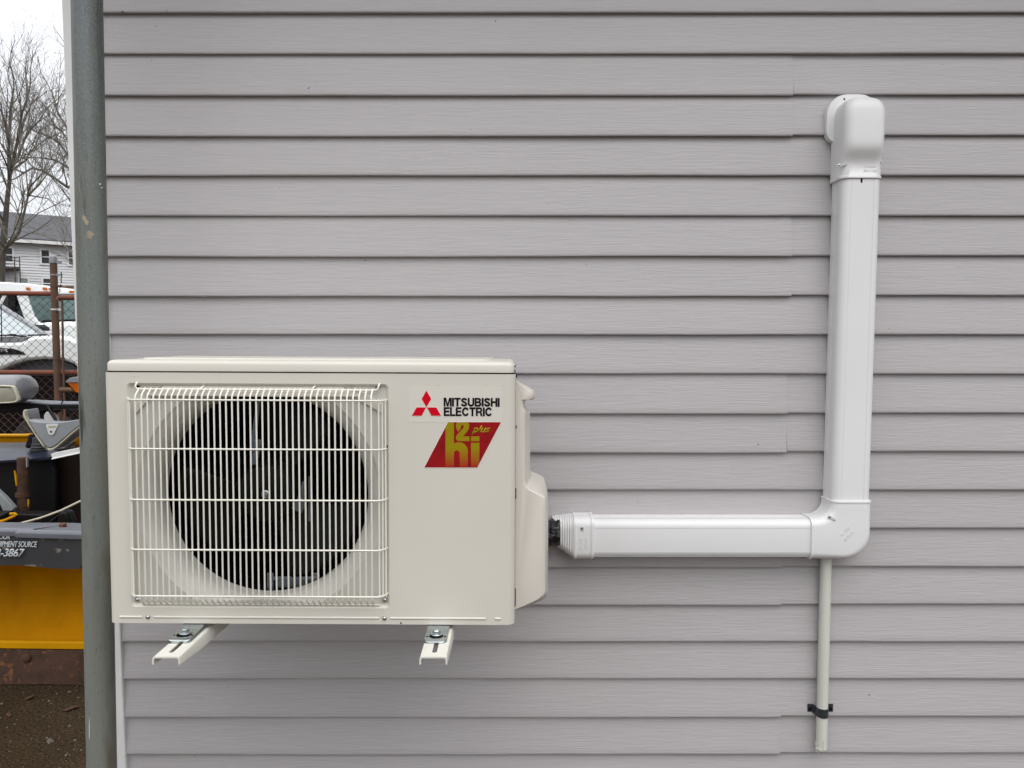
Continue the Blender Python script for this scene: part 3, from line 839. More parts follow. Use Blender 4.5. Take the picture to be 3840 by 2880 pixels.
thin('diamond_emblem', [[lp(*q_) for q_ in pl] for pl in D3], M['red'], label_o, YF - 0.0006, 0.0003)

def text_obj(name, body, x0, x1, z0, z1, y, m, parent, bold=0.0, shear=0.0, th=0.0004, fit_h=None, slope=0.0):
    """text fitted to a box in the XZ plane at depth y, facing -Y, turned into a mesh"""
    cu = bpy.data.curves.new(name, 'FONT')
    cu.body = body; cu.size = 1.0; cu.offset = bold; cu.extrude = 0.0; cu.resolution_u = 6; cu.shear = shear
    cu.space_character = 0.94
    tmp = bpy.data.objects.new(name, cu); COL.objects.link(tmp)
    dg = bpy.context.evaluated_depsgraph_get()
    me = bpy.data.meshes.new_from_object(tmp.evaluated_get(dg))
    bpy.data.objects.remove(tmp)
    xsv = [v.co.x for v in me.vertices]; ysv = [v.co.y for v in me.vertices]
    ax, bx, ay, by = min(xsv), max(xsv), min(ysv), max(ysv)
    bm = bmesh.new(); bm.from_mesh(me)
    for v in bm.verts:
        u = (v.co.x - ax) / (bx - ax); t_ = (v.co.y - ay) / (by - ay)
        v.co = Vector((x0 + (x1 - x0) * u, y, z0 + (z1 - z0) * t_ + slope * (x1 - x0) * u))
    ext = bmesh.ops.extrude_face_region(bm, geom=list(bm.faces))
    for e_ in ext['geom']:
        if isinstance(e_, bmesh.types.BMVert): e_.co.y -= th
    bmesh.ops.recalc_face_normals(bm, faces=bm.faces)
    bm.to_mesh(me); bm.free()
    o = link(name, me, m)
    if parent is not None:
        o.parent = parent
        o.matrix_parent_inverse = parent_chain_inv(parent)
    return o
# heavy grotesque capitals drawn as outlines; cell height 1, stroke 0.2
def ribbon(pts, w_):
    L_, R_ = [], []
    for k, p in enumerate(pts):
        a = Vector(pts[max(k - 1, 0)]); b2 = Vector(pts[min(k + 1, len(pts) - 1)])
        d = (b2 - a).normalized(); n_ = Vector((-d.y, d.x)) * (w_ / 2)
        L_.append((p[0] + n_.x, p[1] + n_.y)); R_.append((p[0] - n_.x, p[1] - n_.y))
    return L_ + R_[::-1]
def ell(cx, cy, rx, ry, a0, a1, n=10): return [(cx + rx * math.cos(R(a0 + (a1 - a0) * k / n)), cy + ry * math.sin(R(a0 + (a1 - a0) * k / n))) for k in range(n + 1)]
SW = 0.215
GLY = {
 'M': (1.0, [[(0, 0), (0, 1), (.29, 1), (.5, .30), (.71, 1), (1, 1), (1, 0), (.80, 0), (.80, .72), (.585, 0), (.415, 0), (.20, .72), (.20, 0)]], []),
 'I': (.22, [[(0, 0), (0, 1), (.22, 1), (.22, 0)]], []),
 'T': (.78, [[(.28, 0), (.28, .82), (0, .82), (0, 1), (.78, 1), (.78, .82), (.50, .82), (.50, 0)]], []),
 'S': (.80, [ribbon([(.105, .30)] + ell(.40, .27, .295, .165, 185, 395, 14)[1:] + [(.50, .475), (.32, .53)] + ell(.40, .73, .275, .165, 215, 0, 14)[1:], .20)], []),
 'U': (.84, [ribbon([(.11, 1), (.11, .7)] + ell(.42, .36, .31, .26, 180, 360, 14) + [(.73, .7), (.73, 1)], .21)], []),
 'B': (.82, [[(0, 0), (0, 1), (.46, 1)] + ell(.50, .755, .27, .245, 85, -50, 8) + ell(.52, .285, .30, .285, 48, -90, 8)], [[(.20, .42), (.20, .18), (.48, .18)] + ell(.48, .30, .125, .12, -90, 90, 6)[1:-1] + [(.48, .42)], [(.20, .82), (.20, .60), (.45, .60)] + ell(.45, .71, .11, .11, -90, 90, 6)[1:-1] + [(.45, .82)]]),
 'H': (.82, [[(0, 0), (0, 1), (.21, 1), (.21, .61), (.61, .61), (.61, 1), (.82, 1), (.82, 0), (.61, 0), (.61, .42), (.21, .42), (.21, 0)]], []),
 'E': (.74, [[(0, 0), (0, 1), (.73, 1), (.73, .82), (.21, .82), (.21, .60), (.68, .60), (.68, .43), (.21, .43), (.21, .18), (.74, .18), (.74, 0)]], []),
 'L': (.68, [[(0, 0), (0, 1), (.21, 1), (.21, .18), (.68, .18), (.68, 0)]], []),
 'C': (.90, [ribbon(ell(.46, .5, .355, .405, 32, 328, 22), .205)], []),
 'R': (.84, [[(0, 0), (0, 1), (.50, 1)] + ell(.53, .72, .275, .28, 85, -62, 9) + [(.78, .30), (.80, .05), (.84, 0), (.62, 0), (.585, .10), (.57, .28), (.50, .385), (.21, .385), (.21, 0)]], [[(.21, .82), (.21, .56), (.49, .56)] + ell(.49, .69, .12, .13, -90, 90, 6)[1:-1] + [(.49, .82)]]),
}
def off(pl, d):
    n = len(pl); out = []
    ar = sum(pl[i][0] * pl[(i + 1) % n][1] - pl[(i + 1) % n][0] * pl[i][1] for i in range(n))
    s_ = 1 if ar > 0 else -1
    for i in range(n):
        a, b2, c_ = Vector(pl[i - 1]), Vector(pl[i]), Vector(pl[(i + 1) % n])
        e1 = (b2 - a).normalized(); e2 = (c_ - b2).normalized()
        n1 = Vector((e1.y, -e1.x)) * s_; n2 = Vector((e2.y, -e2.x)) * s_
        m_ = n1 + n2; k = d / max(0.45, m_.dot(n1))
        out.append((b2.x + m_.x * k, b2.y + m_.y * k))
    return out
def letters(word, xa, xb, za, zb, y, parent):
    gap = 0.085
    tot = sum(GLY[ch_][0] for ch_ in word) + gap * (len(word) - 1)
    sx = (xb - xa) / tot; x = xa
    for ch_ in word:
        wd, outs, hs = GLY[ch_]
        mb = MB()
        tf = lambda pl: [(x + px_ * sx, za + pz_ * (zb - za)) for px_, pz_ in pl]
        for k, o_ in enumerate(outs):
            add_bm(mb, fill_holes(tf(off(o_, 0.018)), [tf(off(h_, -0.018)) for h_ in hs], y))
        o = mb.build('letter', M['ink'], None)
        for poly in o.data.polygons: pass
        o.parent = parent; o.matrix_parent_inverse = Matrix.Identity(4)
        x += (wd + gap) * sx
a, b_ = lp(718, 452), lp(1630, 318)
letters('MITSUBISHI', a[0], b_[0], a[1], b_[1], YF - 0.0009, label_o)
a, b_ = lp(720, 608), lp(1508, 472)
letters('ELECTRIC', a[0], b_[0], a[1], b_[1], YF - 0.0009, label_o)
# the red parallelogram badge
def foil():
    m, n, l, b = new_mat('badge_gold')
    b.inputs['Roughness'].default_value = 0.45; b.inputs['Specular IOR Level'].default_value = 0.2
    t = n.new('ShaderNodeTexCoord'); s_ = n.new('ShaderNodeSeparateXYZ')
    l.new(t.outputs['Object'], s_.inputs[0])
    zz0 = lp(900, 1440)[1]; zz1 = lp(900, 1130)[1]
    mr = n.new('ShaderNodeMapRange'); mr.inputs['From Min'].default_value = zz0; mr.inputs['From Max'].default_value = zz1
    l.new(s_.outputs['Z'], mr.inputs['Value'])
    mx = n.new('ShaderNodeMix'); mx.data_type = 'RGBA'
    mx.inputs[6].default_value = (0.34, 0.02, 0.01, 1); mx.inputs[7].default_value = (0.27, 0.205, 0.0, 1)
    l.new(mr.outputs[0], mx.inputs[0]); l.new(mx.outputs[2], b.inputs['Base Color'])
    return m
M['foil'] = foil()
M['badge_red'] = mat('badge_red', (0.30, 0.004, 0.006), 0.45, var=0.35, vscale=20, spec=0.2)
sheet = [(787, 712), (1655, 712), (1265, 1455), (398, 1455)]
badge = MB().prism([lp(*q_) for q_ in sheet], YF - 0.0005, YF + 0.0004).build('red_badge', M['badge_red'], unit)
edge = [(777, 704), (1668, 704), (1270, 1464), (384, 1464)]
thin('badge_border', [[lp(*q_) for q_ in edge]], M['badge_white'], badge, YF - 0.0002, 0.0002)
def arc(cx, cy, rx, ry, a0, a1, n=10): return [(cx + rx * math.cos(R(a0 + (a1 - a0) * k / n)), cy - ry * math.sin(R(a0 + (a1 - a0) * k / n))) for k in range(n + 1)]
hh = [(790, 714), (883, 714), (883, 1062)] + arc(965, 1190, 147, 150, 118, 0, 12) + [(1112, 1453), (978, 1453)] + arc(931, 1215, 46, 40, 0, 180, 8) + [(885, 1453), (745, 1453), (745, 800)]
ii = [(1163, 1050), (1300, 1050), (1300, 1384), (1264, 1453), (1163, 1453)]
dash = [(1163, 945), (1300, 945), (1300, 1022), (1163, 1022)]
two = [(955, 868), (930, 830), (916, 790), (918, 750), (934, 714), (1120, 714), (1134, 750), (1132, 800), (1112, 848), (1072, 898), (1030, 945), (1138, 945), (1138, 1022), (962, 1022), (930, 1008), (914, 980), (918, 944), (940, 912), (990, 858), (1030, 815), (1045, 785), (1040, 765), (1020, 756), (1002, 770), (997, 795), (985, 830)]
def tri_poly(name, polys, m, parent, y0, th=0.0003):
    mb = MB()
    for pl in polys:
        add_bm(mb, fill_holes(pl, [], y0 - th))
        mb.loft([[(x, y0, z) for x, z in pl], [(x, y0 - th, z) for x, z in pl]], True, False, False)
    o = mb.build(name, m, None)
    o.parent = parent; o.matrix_parent_inverse = Matrix.Identity(4)
    return o
tri_poly('emblem_letters', [[lp(*q_) for q_ in pl] for pl in (hh, ii, dash, two)], M['foil'], badge, YF - 0.0005)
a, b_ = lp(1168, 918), lp(1478, 766)
text_obj('lettering', 'plus', a[0], b_[0], a[1], b_[1], YF - 0.0005, M['gold_print'] if False else M['foil'], badge, bold=0.02, shear=0.42)

# zinc feet under the unit with their bolts
def foot(cx):
    f = MB()
    zb = CAM_H - 0.5745
    zu = ZB - 0.001
    w2 = 0.0215
    side = [(1.378, zb + 0.0005), (1.378, zb + 0.0055), (1.3805, zb + 0.0075), (1.388, zb + 0.0082), (1.402, zb + 0.0078), (1.420, zb + 0.0078), (1.430, zb + 0.0095), (1.438, zu - 0.003), (1.448, zu), (1.70, zu), (1.70, zb + 0.0005)]
    def row(x, d):
        return [(x, y + (d if y < 1.385 else 0), z) for y, z in side]
    f.loft([row(cx - w2, 0.009), row(cx - w2 + 0.002, 0.004), row(cx - w2 + 0.005, 0.001), row(cx - w2 + 0.009, 0), row(cx + w2 - 0.009, 0), row(cx + w2 - 0.005, 0.001), row(cx + w2 - 0.002, 0.004), row(cx + w2, 0.009)])
    fo_ = f.build('foot', M['zinc'], unit, smooth=38)
    bl = MB()
    bc = (cx, 1.412, zb + 0.0085)
    bl.disc_lathe(bc, [(0.0125, -0.001), (0.0125, 0.0012), (0.0118, 0.0018), (0.0085, 0.0019)], 28, 'Z')
    bl.disc_lathe(bc, [(0.0078, 0.0018), (0.0078, 0.0075), (0.0068, 0.0088), (0.0045, 0.009), (0.0042, 0.0078), (0.0002, 0.0078)], 6, 'Z')
    o = bl.build('bolt', M['zinc'], None, smooth=30)
    o.parent = fo_; o.matrix_parent_inverse = Matrix.Identity(4)
    dk_ = MB().disc_lathe((cx, 1.404, zb + 0.0080), [(0.0138, 0), (0.0138, 0.0003)], 28, 'Z')
    for sx in (-1, 1): dk_.disc_lathe((cx + sx * 0.0172, 1.401, zb + 0.0080), [(0.0024, 0), (0.0024, 0.0004)], 10, 'Z')
    o = dk_.build('bolt_hole', M['black'], None)
    o.parent = fo_; o.matrix_parent_inverse = Matrix.Identity(4)
foot(-0.6355 - 0.0); foot(-0.1445)

# ------------------------------------------------------------------ wall brackets carrying the unit
def bracket(cx, label):
    t = thing('wall_bracket', label, 'bracket', (cx, 1.9, CAM_H - 0.62), 'brackets under the outdoor unit')
    zt_ = CAM_H - 0.575
    w_ = 0.0255; th = 0.003
    def u_sec(y):
        h = 0.0145 + (y - 1.32) * 0.105
        h = min(h, 0.05)
        o = []
        # outer down the left, over the top, down the right, then the inner face back
        out = [(-w_, -h), (-w_, -0.005), (-w_ + 0.0015, -0.0015), (-w_ + 0.005, 0), (w_ - 0.005, 0), (w_ - 0.0015, -0.0015), (w_, -0.005), (w_, -h)]
        inn = [(w_ - th, -h), (w_ - th, -0.006), (w_ - th - 0.002, -th), (-w_ + th + 0.002, -th), (-w_ + th, -0.006), (-w_ + th, -h)]
        return [(cx + a_, y, zt_ + b2) for a_, b2 in out + inn]
    # channel with a slot: build the two sides of the top around the slot
    ch = MB()
    s0, s1, sw = 1.338, 1.415, 0.0046
    ch.loft([u_sec(1.320), u_sec(s0)])
    ch.loft([u_sec(s1), u_sec(1.905)])
    for sx in (-1, 1):
        def half(y, hw):
            h = 0.0145 + (y - 1.32) * 0.105
            pts = [(w_, -h), (w_, -0.005), (w_ - 0.0015, -0.0015), (w_ - 0.005, 0), (hw, 0), (hw, -th), (w_ - th - 0.002, -th), (w_ - th, -0.006), (w_ - th, -h)]
            return [(cx + sx * a_, y, zt_ + b2) for a_, b2 in pts]
        rings = [half(s0, 0.0004)] + [half(s0 + sw * (1 - math.cos(R(a_))), max(0.0004, sw * math.sin(R(a_)))) for a_ in (30, 55, 75, 90)] + [half(s1, sw)]
        ch.loft(rings)
    c_ = ch.build('arm', M['bracket'], t, smooth=35)
    # pale disc for the cheek's round hole; its white stands for lit siding beyond
    ho = MB().disc_lathe((cx + w_ + 0.0002, 1.475, zt_ - 0.0155), [(0.0068, -0.0002), (0.0068, 0.0006)], 20, 'X')
    ho.build('lit_hole_disc', M['trim'], t)
    up = MB().box(cx - 0.025, cx + 0.025, 1.888, 1.912, CAM_H - 0.62, CAM_H - 0.12)
    up.build('wall_rail', M['bracket'], t, bevel=0.002)
    return t
bracket(-0.634, 'cream steel channel bracket under the left end of the unit')
bracket(-0.1443, 'cream steel channel bracket under the right half of the unit')

# ------------------------------------------------------------------ line set cover (ducting)
YD = 1.915
def dsec(A, B, d, r, lip=0.0, chamfer=True, y0=YD):
    """D shaped section between wall points A and B (x, z), standing d off the wall, corner radius r"""
    A = Vector(A); B = Vector(B); u = (B - A); L = u.length; u.normalize()
    pts = [(0, 0)]
    n = 7
    k0 = d - r
    if lip:
        pts += [(0, k0 * 0.42), (lip, k0 * 0.42 + 0.0006), (lip, k0 * 0.42 + 0.002), (lip * 0.2, k0 * 0.42 + 0.0028)]
    for i in range(n + 1):
        a = R(90 * i / n)
        pts.append((r - r * math.cos(a), k0 + r * math.sin(a)))
    full = pts + [(L - a_, b_) for a_, b_ in reversed(pts)]
    return [(A.x + u.x * s_, y0 - h, A.y + u.y * s_) for s_, h in full]
ZH1, ZH0 = CAM_H - 0.4514, CAM_H - 0.5510        # top and bottom of the horizontal run
XV0, XV1 = 0.8150, 0.9122                        # the vertical run
DD, DR = 0.064, 0.019
t = thing('duct_run', 'long horizontal white plastic duct from the unit to the elbow', 'duct', (0.5, YD, ZH0))
m = MB(); m.loft([dsec((x, ZH1), (x, ZH0), DD, DR, 0.0011) for x in (0.19, 0.79)]); m.build('duct_cover', M['duct'], t, smooth=30)
for z_, y_, h_ in ((ZH1 - 0.0002, YD - 0.0478, 0.0006), (ZH1 - 0.0205, YD - DD, 0.0005), (ZH0 + 0.0165, YD - DD, 0.0005)):
    MB().box(0.205, 0.765, y_ - 0.0003, y_ + 0.0004, z_ - h_, z_ + h_).build('groove', M['groove'], t)
t = thing('duct_run', 'tall vertical white plastic duct rising from the elbow to the wall cap', 'duct', (0.87, YD, ZH0))
m = MB(); m.loft([dsec((XV0 + q_, z), (XV1 + q_, z), DD, DR, 0.0011) for z, q_ in ((CAM_H - 0.42, 0), (CAM_H + 0.43, 0.0055))]); m.build('duct_cover', M['duct'], t, smooth=30)
for x_, y_ in ((XV0 + 0.0205, YD - DD), (XV0 + 0.0002, YD - 0.030), (XV1 - 0.0205, YD - DD)):
    MB().loft([[(x_ - 0.00045 + q_, y_ - 0.0003, z_), (x_ + 0.00045 + q_, y_ - 0.0003, z_), (x_ + 0.00045 + q_, y_ + 0.0004, z_), (x_ - 0.00045 + q_, y_ + 0.0004, z_)] for z_, q_ in ((CAM_H - 0.40, 0.0001), (CAM_H + 0.405, 0.0054))]).build('groove', M['seam'], t)
c = P(3231, 668, YD - DD); m = MB().prism(rrect(c.x - 0.0024, c.x + 0.0024, CAM_H + 0.394, CAM_H + 0.412, 0.0023, 4), YD - DD - 0.0004, YD - DD + 0.001); m.build('slot', M['black_plastic'], t)

t_h = [o for o in bpy.data.objects if o.name == 'duct_run'][0]
MB().box(0.205, 0.765, YD - 0.0596, YD - 0.0580, ZH0 + 0.0048, ZH0 + 0.0064).build('groove', M['groove'], t_h)  # grey strip along the lower edge, standing in for shade on the underside
# elbow
t = thing('duct_elbow', 'white plastic elbow joining the horizontal and vertical ducts', 'duct elbow', (0.87, YD, ZH0))
m = MB()
xe, ze = 0.762, CAM_H - 0.4035
iA = Vector((XV0 - 0.0030, ZH1 + 0.0030)); ri = 0.038
oA = Vector((XV1 + 0.0032, ZH0 - 0.0034)); ro = 0.066
def path(corner, r, n=14, outer_=False):
    pts = []
    c_ = Vector((corner.x - r, corner.y + r))
    for k in range(n + 1):
        a = R(-90 + 90 * k / n) if outer_ else None
        if outer_:
            pts.append(Vector((c_.x + r * math.cos(a), c_.y + r * math.sin(a))))
        else:
            a = R(-90 + 90 * k / n)
            pts.append(Vector((corner.x - r + r * math.cos(a), corner.y + r + r * math.sin(a))))
    return pts
ia, oa = path(iA, ri), path(oA, ro)
st_ = []
for x in (xe, xe + 0.004): st_.append((Vector((x, iA.y)), Vector((x, oA.y))))
for k in range(len(ia)): st_.append((ia[k], oa[k]))
for z in (ze - 0.004, ze): st_.append((Vector((iA.x, z)), Vector((oA.x, z))))
m.loft([dsec(a, b_, DD + 0.0035, DR + 0.002) for a, b_ in st_])
el = m.build('elbow_body', M['duct'], t, smooth=40)
# rolled lips at both ends
m = MB()
m.loft([dsec((x, iA.y + e_), (x, oA.y - e_), DD + 0.0035 + e_, DR + 0.002) for x, e_ in ((xe - 0.0015, 0.0), (xe - 0.001, 0.0014), (xe + 0.003, 0.0014), (xe + 0.004, 0.0))])
m.build('end_lip', M['duct'], t, smooth=30)
m = MB()
m.loft([dsec((iA.x - e_, z), (oA.x + e_, z), DD + 0.0035 + e_, DR + 0.002) for z, e_ in ((ze + 0.0015, 0.0), (ze + 0.001, 0.0014), (ze - 0.003, 0.0014), (ze - 0.004, 0.0))])
m.build('end_lip', M['duct'], t, smooth=30)
def slot_screw(parent, px, py, y, ang, n=(0, -1, 0), L=0.024, w_=0.007):
    c = P(px, py, y)
    s_ = MB()
    ol = rrect(-L / 2, L / 2, -w_ / 2, w_ / 2, w_ * 0.49, 4)
    pl = [(c.x + a_ * math.cos(ang) - b2 * math.sin(ang), c.z + a_ * math.sin(ang) + b2 * math.cos(ang)) for a_, b2 in ol]
    s_.prism(pl, y - 0.0004, y + 0.0012)
    s_.build('screw_slot', M['groove'], parent)
    s_ = MB().disc_lathe((c.x - 0.006 * math.cos(ang), y - 0.0006, c.z - 0.006 * math.sin(ang)), [(0.0026, 0.0006), (0.0026, -0.0004), (0.0012, -0.001)], 12)
    s_.build('screw', M['chrome'], parent, smooth=30)
slot_screw(t, 3118, 1944, YD - DD - 0.0031, R(-35), L=0.021)
def emboss(parent, body, cx, cz, w_, h_, y, ang):
    a = -w_ / 2
    o = text_obj('embossed_mark', body, -w_ / 2, w_ / 2, -h_ / 2, h_ / 2, 0, M['duct'], None, bold=0.0, th=0.0011)
    me = o.data
    Rm = Matrix.Rotation(ang, 4, 'Y')
    me.transform(Matrix.Translation((cx, y, cz)) @ Rm)
    o.parent = parent; o.matrix_parent_inverse = Matrix.Translation(-Vector(parent.location))
    return o
ye = YD - DD - 0.0033
c = P(3178, 2003, ye)
emboss(t, 'INABA', c.x + 0.004, c.z - 0.004, 0.030, 0.0075, ye, R(-48))
emboss(t, 'SK-100', c.x - 0.006, c.z + 0.007, 0.030, 0.0075, ye, R(-48))

# tapered end cap and collar
t = thing('duct_end_cap', 'ribbed white tapered end cap where black pipe enters the duct', 'duct end cap', (0.16, YD, ZH0))
m = MB()
zc = (CAM_H - 0.4890)
st_ = []
x0_, x1_ = 0.1045, 0.158
NR = 9
for k in range(NR * 3 + 1):
    f = k / (NR * 3)
    x = x0_ + (x1_ - x0_) * f
    rib = 0.0012 if (k % 3) == 1 else 0.0
    ztop = (CAM_H - 0.4555) + (-0.4475 + 0.4555) * f + rib
    zbot = (CAM_H - 0.5225) + (-0.5540 + 0.5225) * f - rib
    st_.append(dsec((x, ztop), (x, zbot), (0.050 + (DD + 0.003 - 0.050) * f) + rib, 0.030 + (DR + 0.004 - 0.030) * f, y0=YD))
m.loft(st_)
cone = m.build('ribbed_cone', M['duct'], t, smooth=25)
m = MB()
zt2, zb2 = CAM_H - 0.4462, CAM_H - 0.5555
m.loft([dsec((x, zt2 + e_), (x, zb2 - e_), DD + 0.0035 + e_, DR + 0.003) for x, e_ in ((0.1575, 0), (0.158, 0.0015), (0.1625, 0.0015), (0.1635, 0), (0.2005, 0), (0.2015, 0.0015), (0.2085, 0.0015), (0.209, 0.0))])
m.build('collar', M['duct'], t, smooth=25)
yq = YD - DD + 0.003
c = P(2172, 1950, YD - 0.052)
m = MB().box(c.x - 0.0062, c.x + 0.0062, YD - 0.0585, YD - 0.0485, zt2 - 0.013, zt2 - 0.0035)
s_ = MB().prism(rrect(0.1735, 0.182, zt2 - 0.0340, zt2 - 0.0215, 0.002, 3), YD - DD - 0.0039, YD - DD + 0.002); s_.build('screw_slot', M['groove'], t)
MB().disc_lathe((0.1775, YD - DD - 0.0043, zt2 - 0.0255), [(0.0027, 0.0006), (0.0027, -0.0006), (0.001, -0.001)], 12).build('screw', M['chrome'], t, smooth=30)
emboss(t, 'SEN-100', 0.1755, CAM_H - 0.511, 0.030, 0.007, ye, R(90))
emboss(t, 'INABA', 0.1895, CAM_H - 0.511, 0.028, 0.007, ye, R(90))

# insulated pipe wrapped in black tape
m = MB(); rings = []
for i in range(29):
    x = 0.01 + 0.112 * i / 28
    ring = []
    for k in range(28):
        a = 2 * math.pi * k / 28
        r_ = 0.0335 + 0.0042 * mnoise.noise(Vector((x * 60, math.cos(a) * 2.2, math.sin(a) * 2.2))) + 0.0018 * math.sin(x * 420 + a * 1.0)
        ring.append((x, 1.874 + r_ * math.cos(a), zc + r_ * math.sin(a)))
    rings.append(ring)
m.loft(rings)
tag(m.build('insulated_pipe', M['black_tape'], smooth=50), 'crumpled black taped pipe between the unit and the ribbed end cap', 'pipe')

# wall inlet cap at the top
t = thing('wall_hood', 'white plastic wall entry hood at the top of the vertical duct', 'wall hood', (0.868, YD, CAM_H + 0.41))
fl = MB()
plate = [(0.7965, 0.560), (0.7975, 0.575)]
def pp(x, z): return (x, CAM_H + z)
ol = [pp(0.814, 0.508), pp(0.804, 0.515), pp(0.7985, 0.525), pp(0.7965, 0.537), pp(0.7970, 0.572)]
for k in range(7):
    a = R(180 - 90 * k / 6); ol.append(pp(0.847 + 0.050 * math.cos(a), 0.5765 + 0.050 * math.sin(a)))
for k in range(7):
    a = R(90 - 90 * k / 6); ol.append(pp(0.880 + 0.050 * math.cos(a), 0.5765 + 0.050 * math.sin(a)))
ol += [pp(0.930, 0.537), pp(0.928, 0.525), pp(0.924, 0.515), pp(0.916, 0.508)]
cxp = 0.868
fl.loft([[(x, YD + 0.006, z) for x, z in ol], [(x, YD - 0.011, z) for x, z in ol], [(cxp + (x - cxp) * 0.985, YD - 0.0135, z - 0.001) for x, z in ol], [(cxp + (x - cxp) * 0.95, YD - 0.0142, z - 0.0025) for x, z in ol]])
fl.build('flange', M['duct'], t, smooth=35)
hd = MB()
H = [(0.4050, .8150, .9190, .0665, .021), (0.4062, .8138, .9202, .0680, .021), (0.4115, .8138, .9202, .0680, .021), (0.4128, .8150, .9190, .0665, .021), (0.436, .8150, .9180, .0665, .021), (0.444, .8150, .9172, .0680, .021),
     (0.452, .8150, .9162, .0715, .022), (0.460, .8150, .9155, .0765, .023), (0.468, .8150, .9152, .0815, .024), (0.476, .8150, .9152, .0850, .024), (0.486, .8150, .9152, .0868, .023), (0.500, .8150, .9155, .0872, .022), (0.54, .8150, .9158, .0872, .022), (0.566, .8152, .9155, .0868, .022),
     (0.577, .8170, .9138, .0855, .022), (0.587, .8205, .9105, .0820, .023), (0.595, .8255, .9060, .0765, .024), (0.600, .8315, .9000, .0690, .025), (0.6032, .839, .893, .060, .025), (0.605, .846, .886, .048, .023), (0.6055, .852, .880, .035, .018)]
hd.loft([dsec((a, CAM_H + z), (b_, CAM_H + z), d, r) for z, a, b_, d, r in H])
hd.build('hood', M['duct'], t, smooth=50)
slot_screw(t, 3156, 617, YD - 0.0662, R(14), L=0.026, w_=0.008)
m = MB()
c_ = P(3164, 365, YD - 0.013); m.disc_lathe((0.8395, YD - 0.0142, CAM_H + 0.6135), [(0.0024, 0.002), (0.0024, -0.0006)], 12); m.build('hole', M['black_plastic'], t)
m = MB().disc_lathe((0.9155, YD - DD + 0.004, CAM_H + 0.4470), [(0.0036, 0.004), (0.0036, -0.0015)], 12); m.build('screw_slot', M['groove'], t)
yh = YD - 0.0665 + 0.0003
emboss(t, 'INABA', 0.8850, CAM_H + 0.4350, 0.031, 0.0065, yh, 0)
emboss(t, 'SW-100', 0.8850, CAM_H + 0.4235, 0.031, 0.0065, yh, 0)

# drain pipe and strap
PXC, PYC = 0.8205, 1.8985
t = thing('drain_pipe', 'narrow old ivory plastic drain pipe hanging below the elbow', 'pipe', (PXC, PYC, CAM_H - 1.074))
m = MB(); n = 28
m.loft([[(PXC + r_ * math.cos(2 * math.pi * k / n), PYC + r_ * math.sin(2 * math.pi * k / n), z) for k in range(n)] for z, r_ in ((CAM_H - 0.52, 0.0143), (CAM_H - 1.074, 0.0143), (CAM_H - 1.074, 0.0118), (CAM_H - 1.03, 0.0118))], True, False, True)
m.build('tube', M['pvc'], t, smooth=40)
m = MB(); rr = random.Random(3)
for k in range(26):
    a = R(rr.uniform(165, 285)); r_ = 0.0146
    p0 = Vector((PXC + r_ * math.cos(a), PYC + r_ * math.sin(a), CAM_H - 1.074 + rr.uniform(0, 0.006) + (0.012 if a < R(200) else 0)))
    p1 = p0 + Vector((rr.uniform(-0.008, 0.002), rr.uniform(-0.002, 0.002), rr.uniform(-0.010, 0.003)))
    m.tube([p0, (p0 + p1) / 2 + Vector((rr.uniform(-.002, .002), 0, rr.uniform(-.002, .002))), p1], [0.0008, 0.0006, 0.0002], 4)
m.build('sawn_burr', M['pvc'], t)
t = thing('pipe_strap', 'dark two hole metal strap holding the ivory drain pipe', 'pipe strap', (PXC, YD, CAM_H - 0.975))
zs0, zs1 = CAM_H - 0.9865, CAM_H - 0.9625
pl = [(0.7878, YD - 0.0012), (0.8000, YD - 0.0012), (0.8035, YD - 0.004)]
for k in range(13):
    a = R(180 + 180 * k / 12); pl.append((PXC + 0.0158 * math.cos(a), PYC + 0.0165 * math.sin(a) + 0.000))
pl += [(0.8385, YD - 0.004), (0.8420, YD - 0.0012), (0.8560, YD - 0.0012)]
m = MB()
rings = []
for z, in ((zs0,), (zs1,)):
    rings.append([(x, y, z) for x, y in pl] + [(PXC + (x - PXC) * 1.0, y + 0.0012, z) for x, y in reversed(pl)])
m.loft(rings)
m.build('strap', M['clamp'], t, smooth=35)
for x in (0.7945, 0.8490):
    MB().disc_lathe((x, YD - 0.0022, CAM_H - 0.975), [(0.0052, 0.0008), (0.0050, -0.0010), (0.0030, -0.0016), (0.0026, -0.0008), (0.0002, -0.0008)], 16).build('screw', M['black_plastic'], t, smooth=40)

# ================================================================== the yard seen past the corner
def W(px, py, D):
    v = P(px, py, D); return (v.x, v.z)
def slab(name, pts, D0, D1, m, parent=None, bevel=None, smooth=None):
    """solid whose outline was measured at distance D0, reaching back to D1"""
    mb = MB().prism([W(a, b_, D0) for a, b_ in pts], D0, D1)
    return mb.build(name, m, parent, smooth=smooth, bevel=bevel)
def sub(o, parent):
    o.parent = parent; o.matrix_parent_inverse = Matrix.Identity(4); return o

